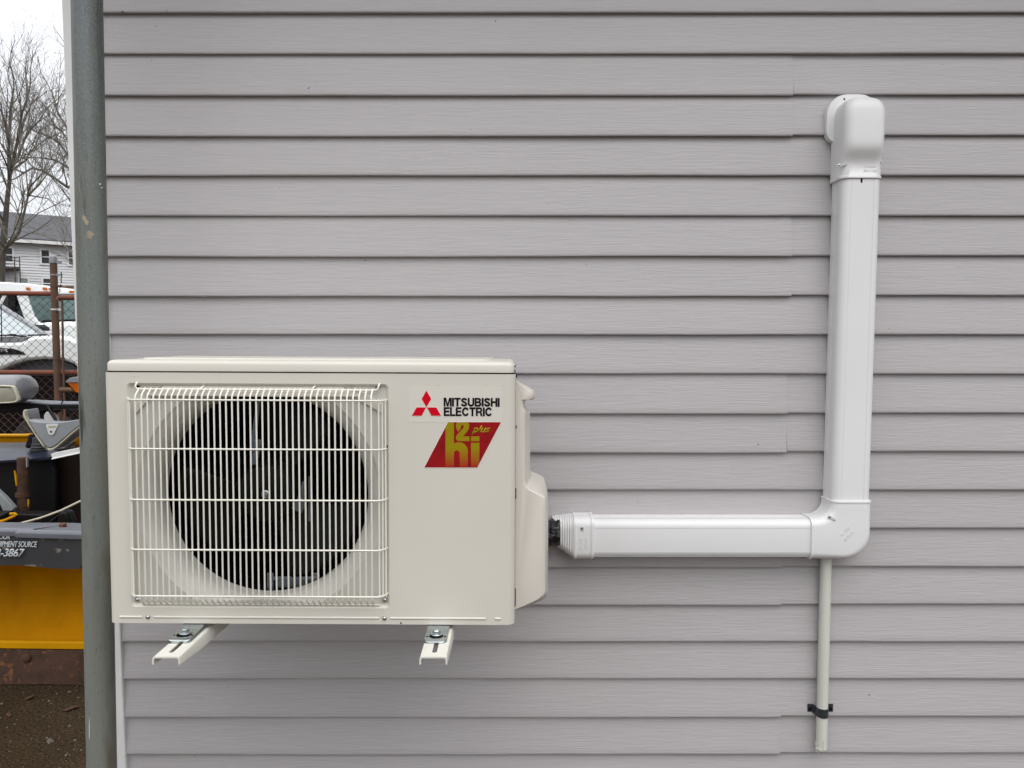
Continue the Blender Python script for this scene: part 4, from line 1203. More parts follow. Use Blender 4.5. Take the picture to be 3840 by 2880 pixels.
# ---- yellow snow plow, nearest, face towards us
DP = 3.16
t = thing('snow_plow', 'yellow snow plow blade with rusty cutting edge and black lettered rubber flap', 'snow plow', (-2.9, DP, 0))
zc0 = P(150, 2600, DP).z; zc0 = max(zc0, 0.006)
XPL, XPR = -4.30, P(372, 2300, DP).x
zedge = P(150, 2437, DP).z; ztopm = P(150, 1992, DP).z
def shear_z(x): return -(x + 2.15) * 0.012      # the blade runs slightly down to the right
m = MB()
rows = []
for i in range(17):
    x = XPL + (XPR - XPL) * i / 16
    row = []
    for k in range(19):
        f = k / 18
        z = zedge + (ztopm - zedge) * f
        y = DP + 0.02 + 0.13 * math.sin(math.pi * min(1, f * 1.05)) ** 1.0 + 0.004 * mnoise.noise(Vector((x * 3, z * 4, 0)))
        row.append((x, y, z + shear_z(x)))
    rows.append(row)
back = [[(x, y + 0.006, z) for x, y, z in r_] for r_ in rows]
m.loft(rows, False, False, False); m.loft(back, False, False, False)
mold = m.build('moldboard', M['yellow'], t, smooth=50)
m = MB()
m.loft([[(x, DP + 0.008, zedge + shear_z(x) + 0.001), (x, DP + 0.008, zedge + shear_z(x) + 0.030), (x, DP + 0.02, zedge + shear_z(x) + 0.036), (x, DP + 0.03, zedge + shear_z(x) + 0.001)] for x in (XPL, P(318, 2300, DP).x)])
m.build('lower_rib', M['bright_yellow'], t, bevel=0.003)
m = MB(); rows = []
xr_ = P(318, 2500, DP).x
for i in range(40):
    x = XPL + (xr_ - XPL) * i / 39
    j_ = 0.004 * mnoise.noise(Vector((x * 9, 0, 0)))
    rows.append([(x, DP - 0.014, zc0 + shear_z(x) * 0.3 + j_), (x, DP + 0.004, zedge + shear_z(x) - 0.002 + j_ * 0.5), (x, DP + 0.018, zedge + shear_z(x) - 0.002), (x, DP + 0.004, zc0 + shear_z(x) * 0.3 + j_)])
m.loft(rows); m.build('cutting_edge', M['rust'], t, smooth=40)
for k in range(4):
    c = Vector((P(102 - 260 * k, 2466, DP).x, DP - 0.008, P(102, 2466, DP).z))
    MB().disc_lathe(c, [(0.022, 0.008), (0.022, 0.001), (0.017, -0.006), (0.009, -0.009), (0.001, -0.010)], 18).build('edge_bolt', M['rust'], t, smooth=40)
m = MB().prism([W(a, b_, DP) for a, b_ in ((296, 2505), (306, 2498), (309, 2436), (345, 2432), (352, 2588), (318, 2588), (312, 2520), (298, 2512))], DP - 0.02, DP + 0.012); m.build('end_shoe', M['rust'], t, bevel=0.004)
# rubber flap folded forward over the top
DFl = DP - 0.16
def flap_pt(px, py): return W(px, py, DFl)
xs_l = XPL - 0.02
top_l = [(-1400, 2003), (0, 2009), (70, 2011), (310, 2018), (372, 2020)]
bot = [(-1400, 2112), (-700, 2118), (0, 2124), (60, 2122), (120, 2128), (200, 2135), (286, 2139), (292, 2136)]
endr = [(345, 2032), (356, 2020)]
m = MB()
ft, fb = [], []
n = 36
def interp(tab, x):
    for k in range(len(tab) - 1):
        if tab[k][0] <= x <= tab[k + 1][0]:
            u = (x - tab[k][0]) / (tab[k + 1][0] - tab[k][0]); return tab[k][1] * (1 - u) + tab[k + 1][1] * u
    return tab[-1][1]
rows = []
for i in range(n + 1):
    pxx = -1300 + (292 + 1300) * i / n
    zt_ = flap_pt(pxx, interp(top_l, pxx))[1]; zb_ = flap_pt(pxx, interp(bot, pxx))[1]; x = flap_pt(pxx, 2050)[0]
    rows.append([(x, DFl + 0.012 - 0.012 * f, zb_ + (zt_ - zb_) * f) for f in (0, .25, .5, .75, 1)])
x_end = [flap_pt(a, b_) for a, b_ in ((292, 2136), (306, 2110), (322, 2078), (340, 2046), (356, 2018))]
rows.append([(x_end[k][0] + 0.0005, DFl + 0.012 - 0.003 * k, x_end[k][1]) for k in range(5)])
m.loft(rows, False, False, False)
m.loft([[(x, y + 0.009, z) for x, y, z in r_] for r_ in rows], False, False, False)
m.add([v for r_ in rows for v in (r_[0], (r_[0][0], r_[0][1] + 0.009, r_[0][2]))], [(2 * k, 2 * k + 1, 2 * k + 3, 2 * k + 2) for k in range(len(rows) - 1)])
flap = m.build('rubber_flap', M['rubber'], t, smooth=40)
# the stiff strip along the top in two lengths
for xa, xb, dz_, dy in ((-1300, 122, 0.0, 0.0), (66, 372, -0.004, -0.005)):
    m = MB(); rings = []
    for i in range(10):
        f = i / 9; pxx = xa + (xb - xa) * f
        zt_ = P(pxx, interp(top_l, pxx), DFl).z + dz_; x = P(pxx, 2050, DFl).x
        lead = (0 if xa < 0 else 0)
        zb2 = P(300, 1961, DP + 0.05).z + shear_z(x)
        sec = [(0.0, DFl - 0.006 + dy, zt_), (0.0, DFl - 0.012 + dy, zt_ + 0.022), (0.012, DFl - 0.004 + dy, zt_ + 0.034), (0.05, DP + 0.06, zb2), (0.05, DP + 0.07, zb2 - 0.012), (0.0, DFl + 0.006 + dy, zt_ + 0.016), (0.0, DFl + 0.003 + dy, zt_)]
        skew = (1 - f) if xa > 0 else f
        rings.append([(x + (s_ * (1.0 if (xa > 0 and i == 0) or (xa < 0 and i == 9) else 0.0)), y, z) for s_, y, z in sec])
    m.loft(rings); m.build('top_strip', M['rubber_strip'], t, bevel=0.003)
c = P(236, 1977, DP - 0.06)
m = MB().disc_lathe((c.x, c.y, c.z - 0.008), [(0.024, 0.0), (0.024, 0.006), (0.020, 0.008)], 20, 'Z')
m.disc_lathe((c.x, c.y, c.z), [(0.016, 0.0), (0.016, 0.014), (0.013, 0.017)], 6, 'Z')
m.build('rusty_bolt', M['rust_rail'], t, smooth=30)
def flap_text(body, x0, x1, y0, y1, bold, slope, lift=0.0):
    a = W(x0, y0, DFl - 0.001); b2 = W(x1, y1, DFl - 0.001)
    o = text_obj('lettering', body, a[0], b2[0], a[1], b2[1], DFl - 0.0025 - lift, M['letter'], None, bold=bold, shear=0.35, th=0.0012, slope=slope)
    sub(o, flap)
flap_text('YOUR', -13, 39, 2022, 2003, 0.022, -0.02)
flap_text('EQUIPMENT SOURCE', -33, 140.6, 2053, 2028, 0.0, -0.012); flap_text('EQUIPMENT SOURCE', -32.1, 141.6, 2053, 2028, 0.0, -0.012, 0.0009)
flap_text('2-3867', -17, 95, 2087.5, 2056, 0.02, -0.01)

# ---- black plow behind it
DB = 3.75
t = thing('snow_plow', 'black snow plow with dark blue sheet top standing behind the yellow blade', 'snow plow', (-3.0, DB, 0))
m = MB(); rows = []
for i in range(13):
    f = i / 12
    x = P(-900 + (186 + 900) * f, 1700, DB).x
    edge = [(P(a, b_, DB)) for a, b_ in ((0, 1726),)]
    pxx = -900 + 1086 * f
    yl = 1727 - max(0, pxx) * 0.062 - 0.0 * f
    yt = 1680 + (12 if pxx > 95 else 0) * (pxx - 95) / 45.0 if pxx > 95 else 1680 - pxx * 0.03
    z0_ = P(pxx, yl, DB).z
    taper = 1.0 if pxx < 95 else max(0.02, 1 - (pxx - 95) / 92)
    rows.append([(x, DB + 0.0, z0_ - 0.012), (x, DB - 0.004, z0_), (x, DB + 0.05 * taper, z0_ + 0.010 * taper), (x, DB + 0.20 * taper, z0_ + 0.030 * taper), (x, DB + 0.42 * taper, z0_ + 0.036 * taper), (x, DB + 0.44 * taper, z0_ + 0.02 * taper)])
m.loft(rows); m.build('top_sheet', M['poly_blue'], t, smooth=50)
slab('shade_backing', [(-900, 1722), (0, 1722), (176, 1716), (186, 1735), (205, 1760), (205, 2100), (-900, 2100)], DB + 0.06, DB + 0.10, M['black_plastic'], t, bevel=0.01)  # moldboard backing, blackened to stand in for deep shade in the gap
slab('side_panel', [(168, 1690), (345, 1670), (345, 2100), (168, 2100)], DB + 0.16, DB + 0.20, M['dark_brown'], t, bevel=0.01)  # dark brown backing, the gap's deep shade put into its colour
m = MB().tube([P(86, 1716, DB - 0.05), P(87, 1830, DB - 0.05), P(88, 1936, DB - 0.05)], 0.026, 20)
ps = m.build('upright_tube', M['rust'], t, smooth=50)
m = MB().tube([P(85, 1846, DB - 0.05), P(86, 1862, DB - 0.05)], 0.033, 20); m.build('tube_collar', M['rust'], t, smooth=50)
m = MB().prism([W(a, b_, DB - 0.09) for a, b_ in ((96, 1718), (101, 1718), (102, 1750), (98, 1753))], DB - 0.09, DB - 0.08); m.build('bright_edge', M['lamp_grey'], t)
for pl in (((52, 1764), (56, 1770), (61, 1790), (62, 1818), (60, 1824), (56, 1800)), ((103, 1873), (107, 1874), (107, 1890), (105, 1903), (103, 1890))):
    MB().prism([W(a, b_, DB - 0.095) for a, b_ in pl], DB - 0.095, DB - 0.088).build('yellow_paint', M['bright_yellow'], t)
slab('grey_wedge', [(-60, 1790), (-5, 1845), (18, 1866), (52, 1905), (42, 1926), (14, 1926), (-2, 1890), (-60, 1820)], DB - 0.13, DB - 0.10, M['grey_plastic'], t, bevel=0.004)
m = MB().tube([P(-60, 1955, 3.45), P(-6, 1955, 3.45), P(10, 1954, 3.45), P(26, 1948, 3.45), P(56, 1934, 3.45), P(61, 1930, 3.45), P(57, 1926, 3.45), P(38, 1927, 3.45)], 0.0066, 12)
m.build('yellow_handle', M['bright_yellow'], t, smooth=60)
slab('handle_bracket', [(-60, 1945), (0, 1932), (30, 1918), (34, 1922), (20, 1934), (0, 1944), (-60, 1960)], 3.46, 3.5, M['black_plastic'], t, bevel=0.004)
slab('cross_member', [(-60, 1927), (160, 1929), (160, 1975), (-60, 1975)], 3.52, 3.6, M['black_plastic'], t, bevel=0.006)
slab('shoe', [(208, 1968), (215, 1930), (228, 1918), (244, 1916), (254, 1928), (262, 1956), (262, 1985), (208, 1985)], 3.50, 3.56, M['black_plastic'], t, bevel=0.012)
slab('strut', [(160, 1975), (222, 1925), (228, 1930), (172, 1980)], 3.50, 3.53, M['black_plastic'], t, bevel=0.004)

# marker stick lying across
m = MB().tube([P(70, 1964, 3.34), P(150, 1943, 3.36), P(230, 1914, 3.38), P(345, 1858, 3.42)], [0.0042, 0.0048, 0.005, 0.005], 12)
tag(m.build('marker_stick', M['cream'], smooth=60), 'cream plastic marker stick leaning across the dark gap behind the yellow plow', 'stick')
# white metal angle
m = MB()
for (a, b_) in (((190, 1711), (345, 1678)),):
    p0, p1 = P(190, 1710, 3.5), P(345, 1678, 3.5)
    sec = [(0, 0.009), (0.03, 0.012), (0.03, 0.009), (0.003, 0.006), (0.003, -0.010), (-0.008, -0.0165), (-0.010, -0.014), (0, -0.008)]
    m.loft([[(p0.x + (0.008 if dz_ < 0 else 0), p0.y + dy, p0.z + dz_) for dy, dz_ in sec], [(p1.x, p1.y + dy, p1.z + dz_) for dy, dz_ in sec]])
tag(m.build('metal_angle', M['alu'], smooth=25), 'white metal angle strip under the grey triangular cover', 'metal strip')

# ---- plow light frame: bar, lamps, triangular cover
DL = 3.95
t = thing('plow_light_frame', 'black plow frame with grey headlamp, amber signal and grey triangular cover', 'plow light frame', (-2.6, DL, 0))
m = MB()
m.loft([[W(a, b_, DL) and (W(a, b_, DL)[0], y, W(a, b_, DL)[1] + dz_) for (y, dz_) in ((DL, -0.022), (DL, 0.0), (DL + 0.004, 0.003), (DL + 0.155, 0.001), (DL + 0.16, -0.03), (DL + 0.004, -0.03))] for a, b_ in ((-500, 1508), (70, 1508), (190, 1514), (345, 1514))])
m.build('crossbar', M['rubber_strip'], t, smooth=30)
slab('crossbar_face', [(-500, 1510), (70, 1510), (190, 1517), (345, 1517), (345, 1532), (200, 1534), (150, 1546), (0, 1549), (-500, 1549)], DL - 0.003, DL + 0.05, M['black_plastic'], t, bevel=0.004)
slab('bar_joint', [(227, 1514), (236, 1498), (239, 1498), (231, 1514)], DL - 0.004, DL + 0.0, M['black_plastic'], t)
# headlamp
m = MB()
hl = [(-110, 1420), (-100, 1410), (-60, 1406), (60, 1405), (80, 1409), (90, 1420), (101, 1446), (103, 1462), (98, 1480), (86, 1500), (60, 1512), (-110, 1516)]
cx_, cz_ = W(0, 1465, DL - 0.06)
H0 = [W(a, b_, DL - 0.06) for a, b_ in hl]
hf = [(-110, 1452), (-100, 1445), (-60, 1443), (30, 1445), (50, 1447), (56, 1452), (64, 1470), (72, 1490), (73, 1500), (66, 1508), (40, 1512), (-110, 1516)]
H1 = [W(a, b_, DL - 0.13) for a, b_ in hf]
m.loft([[(x, DL - 0.13, z) for x, z in H1], [(x * 0.4 + a * 0.6, DL - 0.11, z * 0.4 + c_ * 0.6) for (x, z), (a, c_) in zip(H1, H0)], [(x, DL - 0.06, z) for x, z in H0], [(cx_ + (x - cx_) * 0.97, DL + 0.02, cz_ + (z - cz_) * 0.94) for x, z in H0], [(cx_ + (x - cx_) * 0.8, DL + 0.08, cz_ + (z - cz_) * 0.7) for x, z in H0]])
hd_ = m.build('headlamp', M['lamp_grey'], t, smooth=45)
fr = [W(a, b_, DL - 0.14) for a, b_ in hf]
fcx, fcz = W(-18, 1480, DL - 0.14)
def shr(ring, k): return [(fcx + (x - fcx) * k, fcz + (z - fcz) * k) for x, z in ring]
def shr_px(d): 
    out = []
    for a, b_ in hf:
        vx, vz = fcx, fcz
        x, z = W(a, b_, DL - 0.14)
        dd = Vector((x - vx, z - vz)); L = dd.length; dd.normalize()
        out.append((x - dd.x * d, z - dd.y * d))
    return out
m = MB()
m.loft([[(x, DL - 0.128, z) for x, z in fr], [(x, DL - 0.143, z) for x, z in fr], [(x, DL - 0.147, z) for x, z in shr_px(0.006)], [(x, DL - 0.144, z) for x, z in shr_px(0.013)], [(x, DL - 0.13, z) for x, z in shr_px(0.015)]], True, False, False)
sub(m.build('lamp_bezel', M['cream'], None, smooth=45), hd_)
m = MB()
m.loft([[(x, DL - 0.134, z) for x, z in shr_px(0.014)], [(x, DL - 0.139, z) for x, z in shr_px(0.03)], [(x, DL - 0.141, z) for x, z in shr_px(0.045)]], True, False, True)
sub(m.build('lens', M['lens'], None, smooth=60), hd_)
# amber signal lamp under a grey hood
sg = slab('signal_lamp', [(245, 1432), (252, 1424), (262, 1417), (275, 1414), (345, 1414), (352, 1424), (352, 1434), (246, 1435)], DL - 0.12, DL + 0.02, M['lamp_grey'], t, bevel=0.008)
am = slab('amber_lens', [(251, 1435), (345, 1435), (340, 1474), (283, 1474), (272, 1462)], DL - 0.115, DL + 0.0, M['amber'], None, bevel=0.006); sub(am, sg)
am = slab('lens_rim', [(246, 1434), (252, 1434), (274, 1463), (290, 1480), (345, 1480), (345, 1492), (296, 1490)], DL - 0.09, DL + 0.0, M['black_plastic'], None, bevel=0.002); sub(am, sg)
# triangular cover with a beige edge
DT = 3.68
outer_t = [(84, 1560), (85, 1545), (90, 1536), (94, 1540), (100, 1570), (102, 1578), (125, 1583), (150, 1585), (200, 1587), (240, 1584), (280, 1578), (345, 1566), (345, 1577), (302, 1600), (260, 1634), (212, 1676), (198, 1685), (184, 1688), (172, 1684), (160, 1672), (140, 1644), (115, 1605), (95, 1578)]
slab('cover_edge', outer_t, DT + 0.012, DT + 0.12, M['cream'] if False else M['lamp_grey'], t, bevel=0.004)
slab('cover_trim', [(85, 1545), (90, 1536), (94, 1541), (93, 1555), (102, 1578), (128, 1622), (158, 1664), (170, 1680), (185, 1683), (197, 1680), (212, 1671), (260, 1629), (302, 1595), (345, 1572), (345, 1578), (302, 1601), (260, 1635), (213, 1677), (198, 1687), (184, 1690), (172, 1686), (159, 1673), (139, 1645), (113, 1604), (86, 1562)], DT - 0.004, DT + 0.02, M['cream'], t, bevel=0.002)
cvp = slab('triangular_cover', [(104, 1573), (125, 1580), (150, 1583), (200, 1586), (240, 1582), (280, 1576), (345, 1562), (345, 1570), (302, 1592), (258, 1627), (208, 1670), (196, 1676), (186, 1679), (176, 1676), (168, 1668), (140, 1632), (115, 1593)], DT, DT + 0.05, M['grey_plastic'], t, bevel=0.004)
bp_ = slab('cover_badge', [(172, 1593), (217, 1591), (217, 1597), (206, 1618), (203, 1627), (196, 1632), (187, 1632), (181, 1627), (178, 1617)], DT - 0.005, DT + 0.001, M['alu'], None, bevel=0.0015); sub(bp_, t); bp_.matrix_parent_inverse = Matrix.Translation(-Vector(t.location))
c = P(191, 1619, DT - 0.006)
d_ = MB().disc_lathe(c, [(0.0055, 0.002), (0.0055, -0.0005), (0.0002, -0.0012)], 14).build('badge_dot', M['moss'], None); sub(d_, bp_)
for k in range(7):        # worn illegible gold print
    a = 180 + k * 4.6
    g_ = MB().prism([W(a, 1603.5, DT - 0.0055), W(a + 3.2, 1603.5, DT - 0.0055), W(a + 4.2, 1597 - (k % 2), DT - 0.0055), W(a + 2.2, 1597, DT - 0.0055)], DT - 0.0056, DT - 0.004)
    sub(g_.build('worn_print', M['gold_print'], None), bp_)
slab('tower', [(90, 1545), (200, 1540), (172, 1560), (160, 1590), (120, 1590), (98, 1570)], DL + 0.02, DL + 0.12, M['black_plastic'], t, bevel=0.008)
m = MB().tube([P(176, 1520, DL), P(190, 1545, DL - 0.03), P(206, 1570, DL - 0.05), P(218, 1592, DL - 0.06)], 0.008, 8); m.build('cable', M['black_plastic'], t, smooth=60)
slab('white_boot', [(162, 1556), (168, 1546), (176, 1540), (186, 1548), (198, 1562), (206, 1580), (207, 1592), (160, 1592)], DL + 0.0, DL + 0.05, M['alu'], t, bevel=0.01)
slab('post', [(106, 1630), (124, 1632), (122, 1668), (104, 1684), (92, 1676), (104, 1640)], DL - 0.05, DL + 0.05, M['black_plastic'], t, bevel=0.006)
m = MB()
c0 = P(146, 1690, DL - 0.05)
m.disc_lathe(c0, [(0.042, 0.0), (0.044, 0.008), (0.036, 0.012), (0.040, 0.02), (0.034, 0.026), (0.036, 0.036), (0.029, 0.042), (0.028, 0.07), (0.012, 0.08)], 20, 'Z'); m.build('rubber_bellows', M['rubber'], t, smooth=30)

# yellow beam further back
t = thing('spare_plow', 'spare yellow steel blade lying behind the dark blue plow sheet', 'plow blade', (-3.4, 4.35, 0))
m = MB(); xa, xb = P(-600, 1650, 4.35).x, P(105, 1650, 4.35).x
za = P(60, 1632, 4.35).z; zb = P(60, 1690, 4.35).z
dd = (P(0, 1634, 4.35).z - P(105, 1626, 4.35).z) / (P(0, 1634, 4.35).x - xb)
m.loft([[(x + 0.0, 4.35, zb - 0.3), (x, 4.35 - 0.0, za + dd * (x - xb) - 0.004), (x, 4.352, za + dd * (x - xb)), (x, 4.40, za + dd * (x - xb) + 0.007), (x, 4.42, za + dd * (x - xb)), (x, 4.42, zb - 0.3)] for x in (xa, xb)])
m.build('face', M['yellow'], t, smooth=25)
m = MB().box(xa, xb + 0.002, 4.343, 4.40, za - 0.012, za + 0.003); m.build('top_edge', M['bright_yellow'], t, bevel=0.005)
t = thing('yellow_plow', 'small yellow blade end showing beside the grey triangular cover', 'plow blade', (-2.5, 4.2, 0))
slab('face', [(270, 1655), (345, 1600), (345, 1700), (288, 1684)], 4.2, 4.26, M['yellow'], t, bevel=0.006)

# ---- chain link fence
DFn = 6.0
t = thing('chain_link_fence', 'rusty chain link fence with brown pipe rails in front of the white trucks', 'fence', (-4.0, DFn, 0))
xp = P(217, 1300, DFn).x
xl = -8.2
zr = P(100, 1099, DFn).z; zm = P(100, 1397, DFn).z
m = MB().tube([(xl, DFn, zr + 0.02), (xp, DFn, P(200, 1101, DFn).z)], 0.019, 14); m.build('top_rail', M['rust_rail'], t, smooth=60)
m = MB().tube([(xl, DFn, zm), (-3.2, DFn, zm)], 0.021, 14); m.build('middle_rail', M['rust_rail'], t, smooth=60)
m = MB().tube([(xl, DFn, 0.08), (xp, DFn, 0.08)], 0.019, 14); m.build('bottom_rail', M['rust_rail'], t, smooth=60)
def fpost(x, zt_):
    m = MB().tube([(x, DFn - 0.02, 0), (x, DFn - 0.02, zt_)], 0.027, 18); m.build('post', M['rust_post'], t, smooth=60)
    m = MB().disc_lathe((x, DFn - 0.02, zt_), [(0.030, -0.04), (0.030, 0.0), (0.026, 0.014), (0.014, 0.022), (0.002, 0.024)], 18, 'Z'); m.build('post_cap', M['lamp_grey'], t, smooth=50)
fpost(xp, P(217, 968, DFn).z); fpost(-6.6, 2.05)
for pyy, mm in ((985, 'lamp_grey'), (1032, 'lamp_grey'), (1075, 'rust_post'), (1161, 'alu'), (1345, 'rust_post')):
    z = P(217, pyy, DFn).z
    m = MB().tube([(xp, DFn - 0.02, z - 0.006), (xp, DFn - 0.02, z + 0.006)], 0.0305, 18)
    m.box(xp + 0.024, xp + 0.068, DFn - 0.03, DFn - 0.022, z - 0.009, z + 0.009)
    m.build('band', M[mm], t, smooth=40)
PIT = 0.0707; HP = 0.066
def mesh_panel(x0, x1, z0_, z1_, y, mt, name, parent, seed=0):
    mb = MB()
    # woven zigzag wires
    nx = int((x1 - x0) / (PIT))
    nz_ = int((z1_ - z0_) / (HP / 2))
    rr = random.Random(seed)
    for i in range(nx + 1):
        xb = x0 + i * PIT
        pts = []
        for k in range(nz_ + 1):
            x = xb + (PIT / 2 + 0.002 if k % 2 else -PIT / 2 * 0 - 0.002)
            xx = x + (0 if i % 2 == 0 else 0)
            pts.append((xx + rr.uniform(-.001, .001), y + (0.002 if k % 2 else -0.002), z0_ + k * HP / 2))
        mb.tube(pts, 0.0023, 4, False)
        pts = []
        for k in range(nz_ + 1):
            x = xb + PIT + (-(PIT / 2) - 0.002 if k % 2 else 0.002)
            pts.append((x + rr.uniform(-.001, .001), y - (0.002 if k % 2 else -0.002), z0_ + k * HP / 2))
        mb.tube(pts, 0.0023, 4, False)
    return mb.build(name, mt, parent)
mesh_panel(xl, xp - 0.03, zm, zr + 0.02, DFn + 0.03, M['mesh_wire'], 'wire_mesh', t, 1)
mesh_panel(xl, xp - 0.03, 0.1, zm, DFn + 0.03, M['mesh_rust'], 'wire_mesh', t, 2)
mesh_panel(xp + 0.06, -3.3, 0.1, zm, DFn + 0.03, M['mesh_rust'], 'wire_mesh', t, 2)
# gate leaf at the right of the post
t = thing('chain_link_gate', 'rusty pipe gate leaf hung right of the brown fence post', 'gate', (-3.5, DFn - 0.05, 0))
DG = 5.92
zg1 = P(250, 1116, DG).z; zg0 = P(250, 1462, DG).z
xg0 = P(222, 1200, DG).x; xg1 = -3.1
m = MB().tube([(xg0 + 0.0, DG, zg1 - 0.02), (xg0 + 0.006, DG, zg1 - 0.004), (xg0 + 0.025, DG, zg1), (xg1, DG, zg1)], 0.021, 14); m.build('top_rail', M['rust_rail'], t, smooth=60)
m = MB().tube([(xg0 - 0.01, DG, zg0), (xg1, DG, zg0)], 0.021, 14); m.build('lower_rail', M['rust_post'], t, smooth=60)
m = MB().tube([(xg0, DG, 0.15), (xg1, DG, 0.15)], 0.021, 14); m.build('bottom_rail', M['rust_post'], t, smooth=60)
xb_ = P(235, 1300, DG).x
m = MB().tube([P(233, 1127, DG), P(235, 1230, DG), P(236, 1340, DG), P(239, 1420, DG), P(243, 1560, DG), (P(245, 1600, DG).x, DG, 0.15)], 0.0085, 10); m.build('tension_bar', M['rust_post'], t, smooth=60)
m = MB().tube([P(230, 1062, DG), P(229, 1045, DG), P(232, 1036, DG), P(229, 1020, DG)], 0.004, 6)
m.tube([P(228, 1066, DG), P(225, 1078, DG), P(224, 1092, DG)], 0.0035, 6); m.build('tie_wire', M['black_plastic'], t)
mesh_panel(xg0 + 0.03, xg1, 0.15, zg1, DG + 0.02, M['mesh_wire'], 'wire_mesh', t, 5)

# ---- white pickup nearest the fence
DC = 7.6
t = thing('pickup_truck', 'white pickup with raked windshield and grey wheel arch just behind the fence', 'pickup truck', (-4.6, DC, 0))
body = [(-700, 1289), (0, 1284), (60, 1283), (88, 1280), (100, 1268), (120, 1262), (150, 1259), (200, 1259), (245, 1263), (290, 1276), (380, 1300), (430, 1340), (440, 1500), (330, 1500), (318, 1440), (298, 1388), (270, 1364), (235, 1352), (165, 1347), (100, 1352), (50, 1366), (0, 1387), (-60, 1425), (-90, 1500), (-700, 1500)]
slab('body', body, DC, DC + 1.7, M['car_white'], t, bevel=0.035)
well = [(-90, 1500), (-60, 1425), (0, 1387), (50, 1366), (100, 1352), (165, 1347), (235, 1352), (270, 1364), (298, 1388), (318, 1440), (330, 1500), (330, 1560), (-90, 1560)]
slab('wheel_liner', [(a, b_ + 2) for a, b_ in well[:-2]] + [(326, 1420), (-70, 1424)][0:0] + [(332, 1409), (-95, 1409)][0:0], DC + 0.12, DC + 0.4, M['well'], t)
slab('underbody_shade', [(-700, 1408), (520, 1408), (520, 1690), (-700, 1690)], DC + 0.10, DC + 1.5, M['black'], t)  # block coloured black to stand in for the shade under the pickup
cw = P(165, 1604, DC); cw.z = 0.385
m = MB().disc_lathe((cw.x, DC + 0.02, cw.z), [(0.22, 0.02), (0.36, 0.0), (0.385, 0.03), (0.385, 0.2), (0.36, 0.25)], 48); wh = m.build('wheel', M['tyre'], t, smooth=40)
m = MB().disc_lathe((cw.x, DC + 0.045, cw.z), [(0.22, 0.0), (0.2, 0.03), (0.06, 0.01), (0.05, -0.01), (0.001, -0.01)], 32); o = m.build('rim', M['lamp_grey'], None, smooth=40); sub(o, wh)
slab('cowl', [(-700, 1262), (0, 1262), (70, 1264), (104, 1262), (96, 1272), (88, 1281), (60, 1284), (-700, 1290)], DC + 0.02, DC + 0.5, M['lamp_grey'], t, bevel=0.01)
vent = slab('hood_vent', [(-400, 1304), (0, 1305), (45, 1307), (70, 1314), (88, 1323), (96, 1329), (-400, 1330)], DC - 0.012, DC + 0.02, M['black_plastic'], t, bevel=0.004)
a, b_ = W(-95, 1320.5, DC), W(33, 1310, DC)
sub(text_obj('lettering', 'FOREVER', a[0], b_[0], a[1], b_[1], DC - 0.0125, M['chrome'], None, bold=0.03, shear=0.2, th=0.004), vent)
# windshield: a tilted pane running back and up
def pane(name, pts, m_, parent, th=0.012):
    f_ = [P(a, b_, D) for a, b_, D in pts]
    n_ = (f_[1] - f_[0]).cross(f_[2] - f_[0]).normalized() * th
    mb = MB().loft([f_, [p + n_ for p in f_]])
    return mb.build(name, m_, parent)
pane('windshield', [(-420, 1258, DC + 0.1), (60, 1259, DC + 0.1), (164, 1257, DC + 0.15), (2, 1150, DC + 0.75), (-420, 1146, DC + 0.75)], M['glass_sky'], t)
m = MB().tube([P(-2, 1146, DC + 0.73), P(80, 1199, DC + 0.44), P(172, 1260, DC + 0.12)], 0.028, 12); m.build('windshield_pillar', M['lamp_grey'], t, smooth=60)
m = MB().tube([P(-2, 1146, DC + 0.73), P(10, 1122, DC + 0.74), P(20, 1104, DC + 0.75)], 0.016, 10); m.build('mirror_arm', M['alu'], t, smooth=60)
rp = [W(a, b_, DC + 0.74) for a, b_ in ((-500, 1130), (-30, 1138), (2, 1147), (-2, 1152), (-500, 1150))]
MB().loft([[(x, DC + 0.74, z) for x, z in rp], [(x - 0.75, DC + 1.7, z) for x, z in rp]]).build('roof', M['car_white'], t, bevel=0.02)
m = MB().tube([P(-60, 1259, DC + 0.02), P(30, 1257, DC + 0.02), P(100, 1262, DC + 0.03)], 0.007, 8); m.tube([P(105, 1258, DC + 0.02), P(172, 1255, DC + 0.03)], 0.007, 8)
m.build('wiper', M['black_plastic'], t, smooth=60)
slab('wiper_base', [(22, 1258), (34, 1252), (50, 1252), (52, 1260)], DC, DC + 0.05, M['black_plastic'], t, bevel=0.005)
m = MB().tube([P(4, 1140, DC - 0.05), P(5, 1200, DC - 0.05), P(7, 1280, DC - 0.05)], 0.005, 8); m.build('antenna', M['black_plastic'], t)

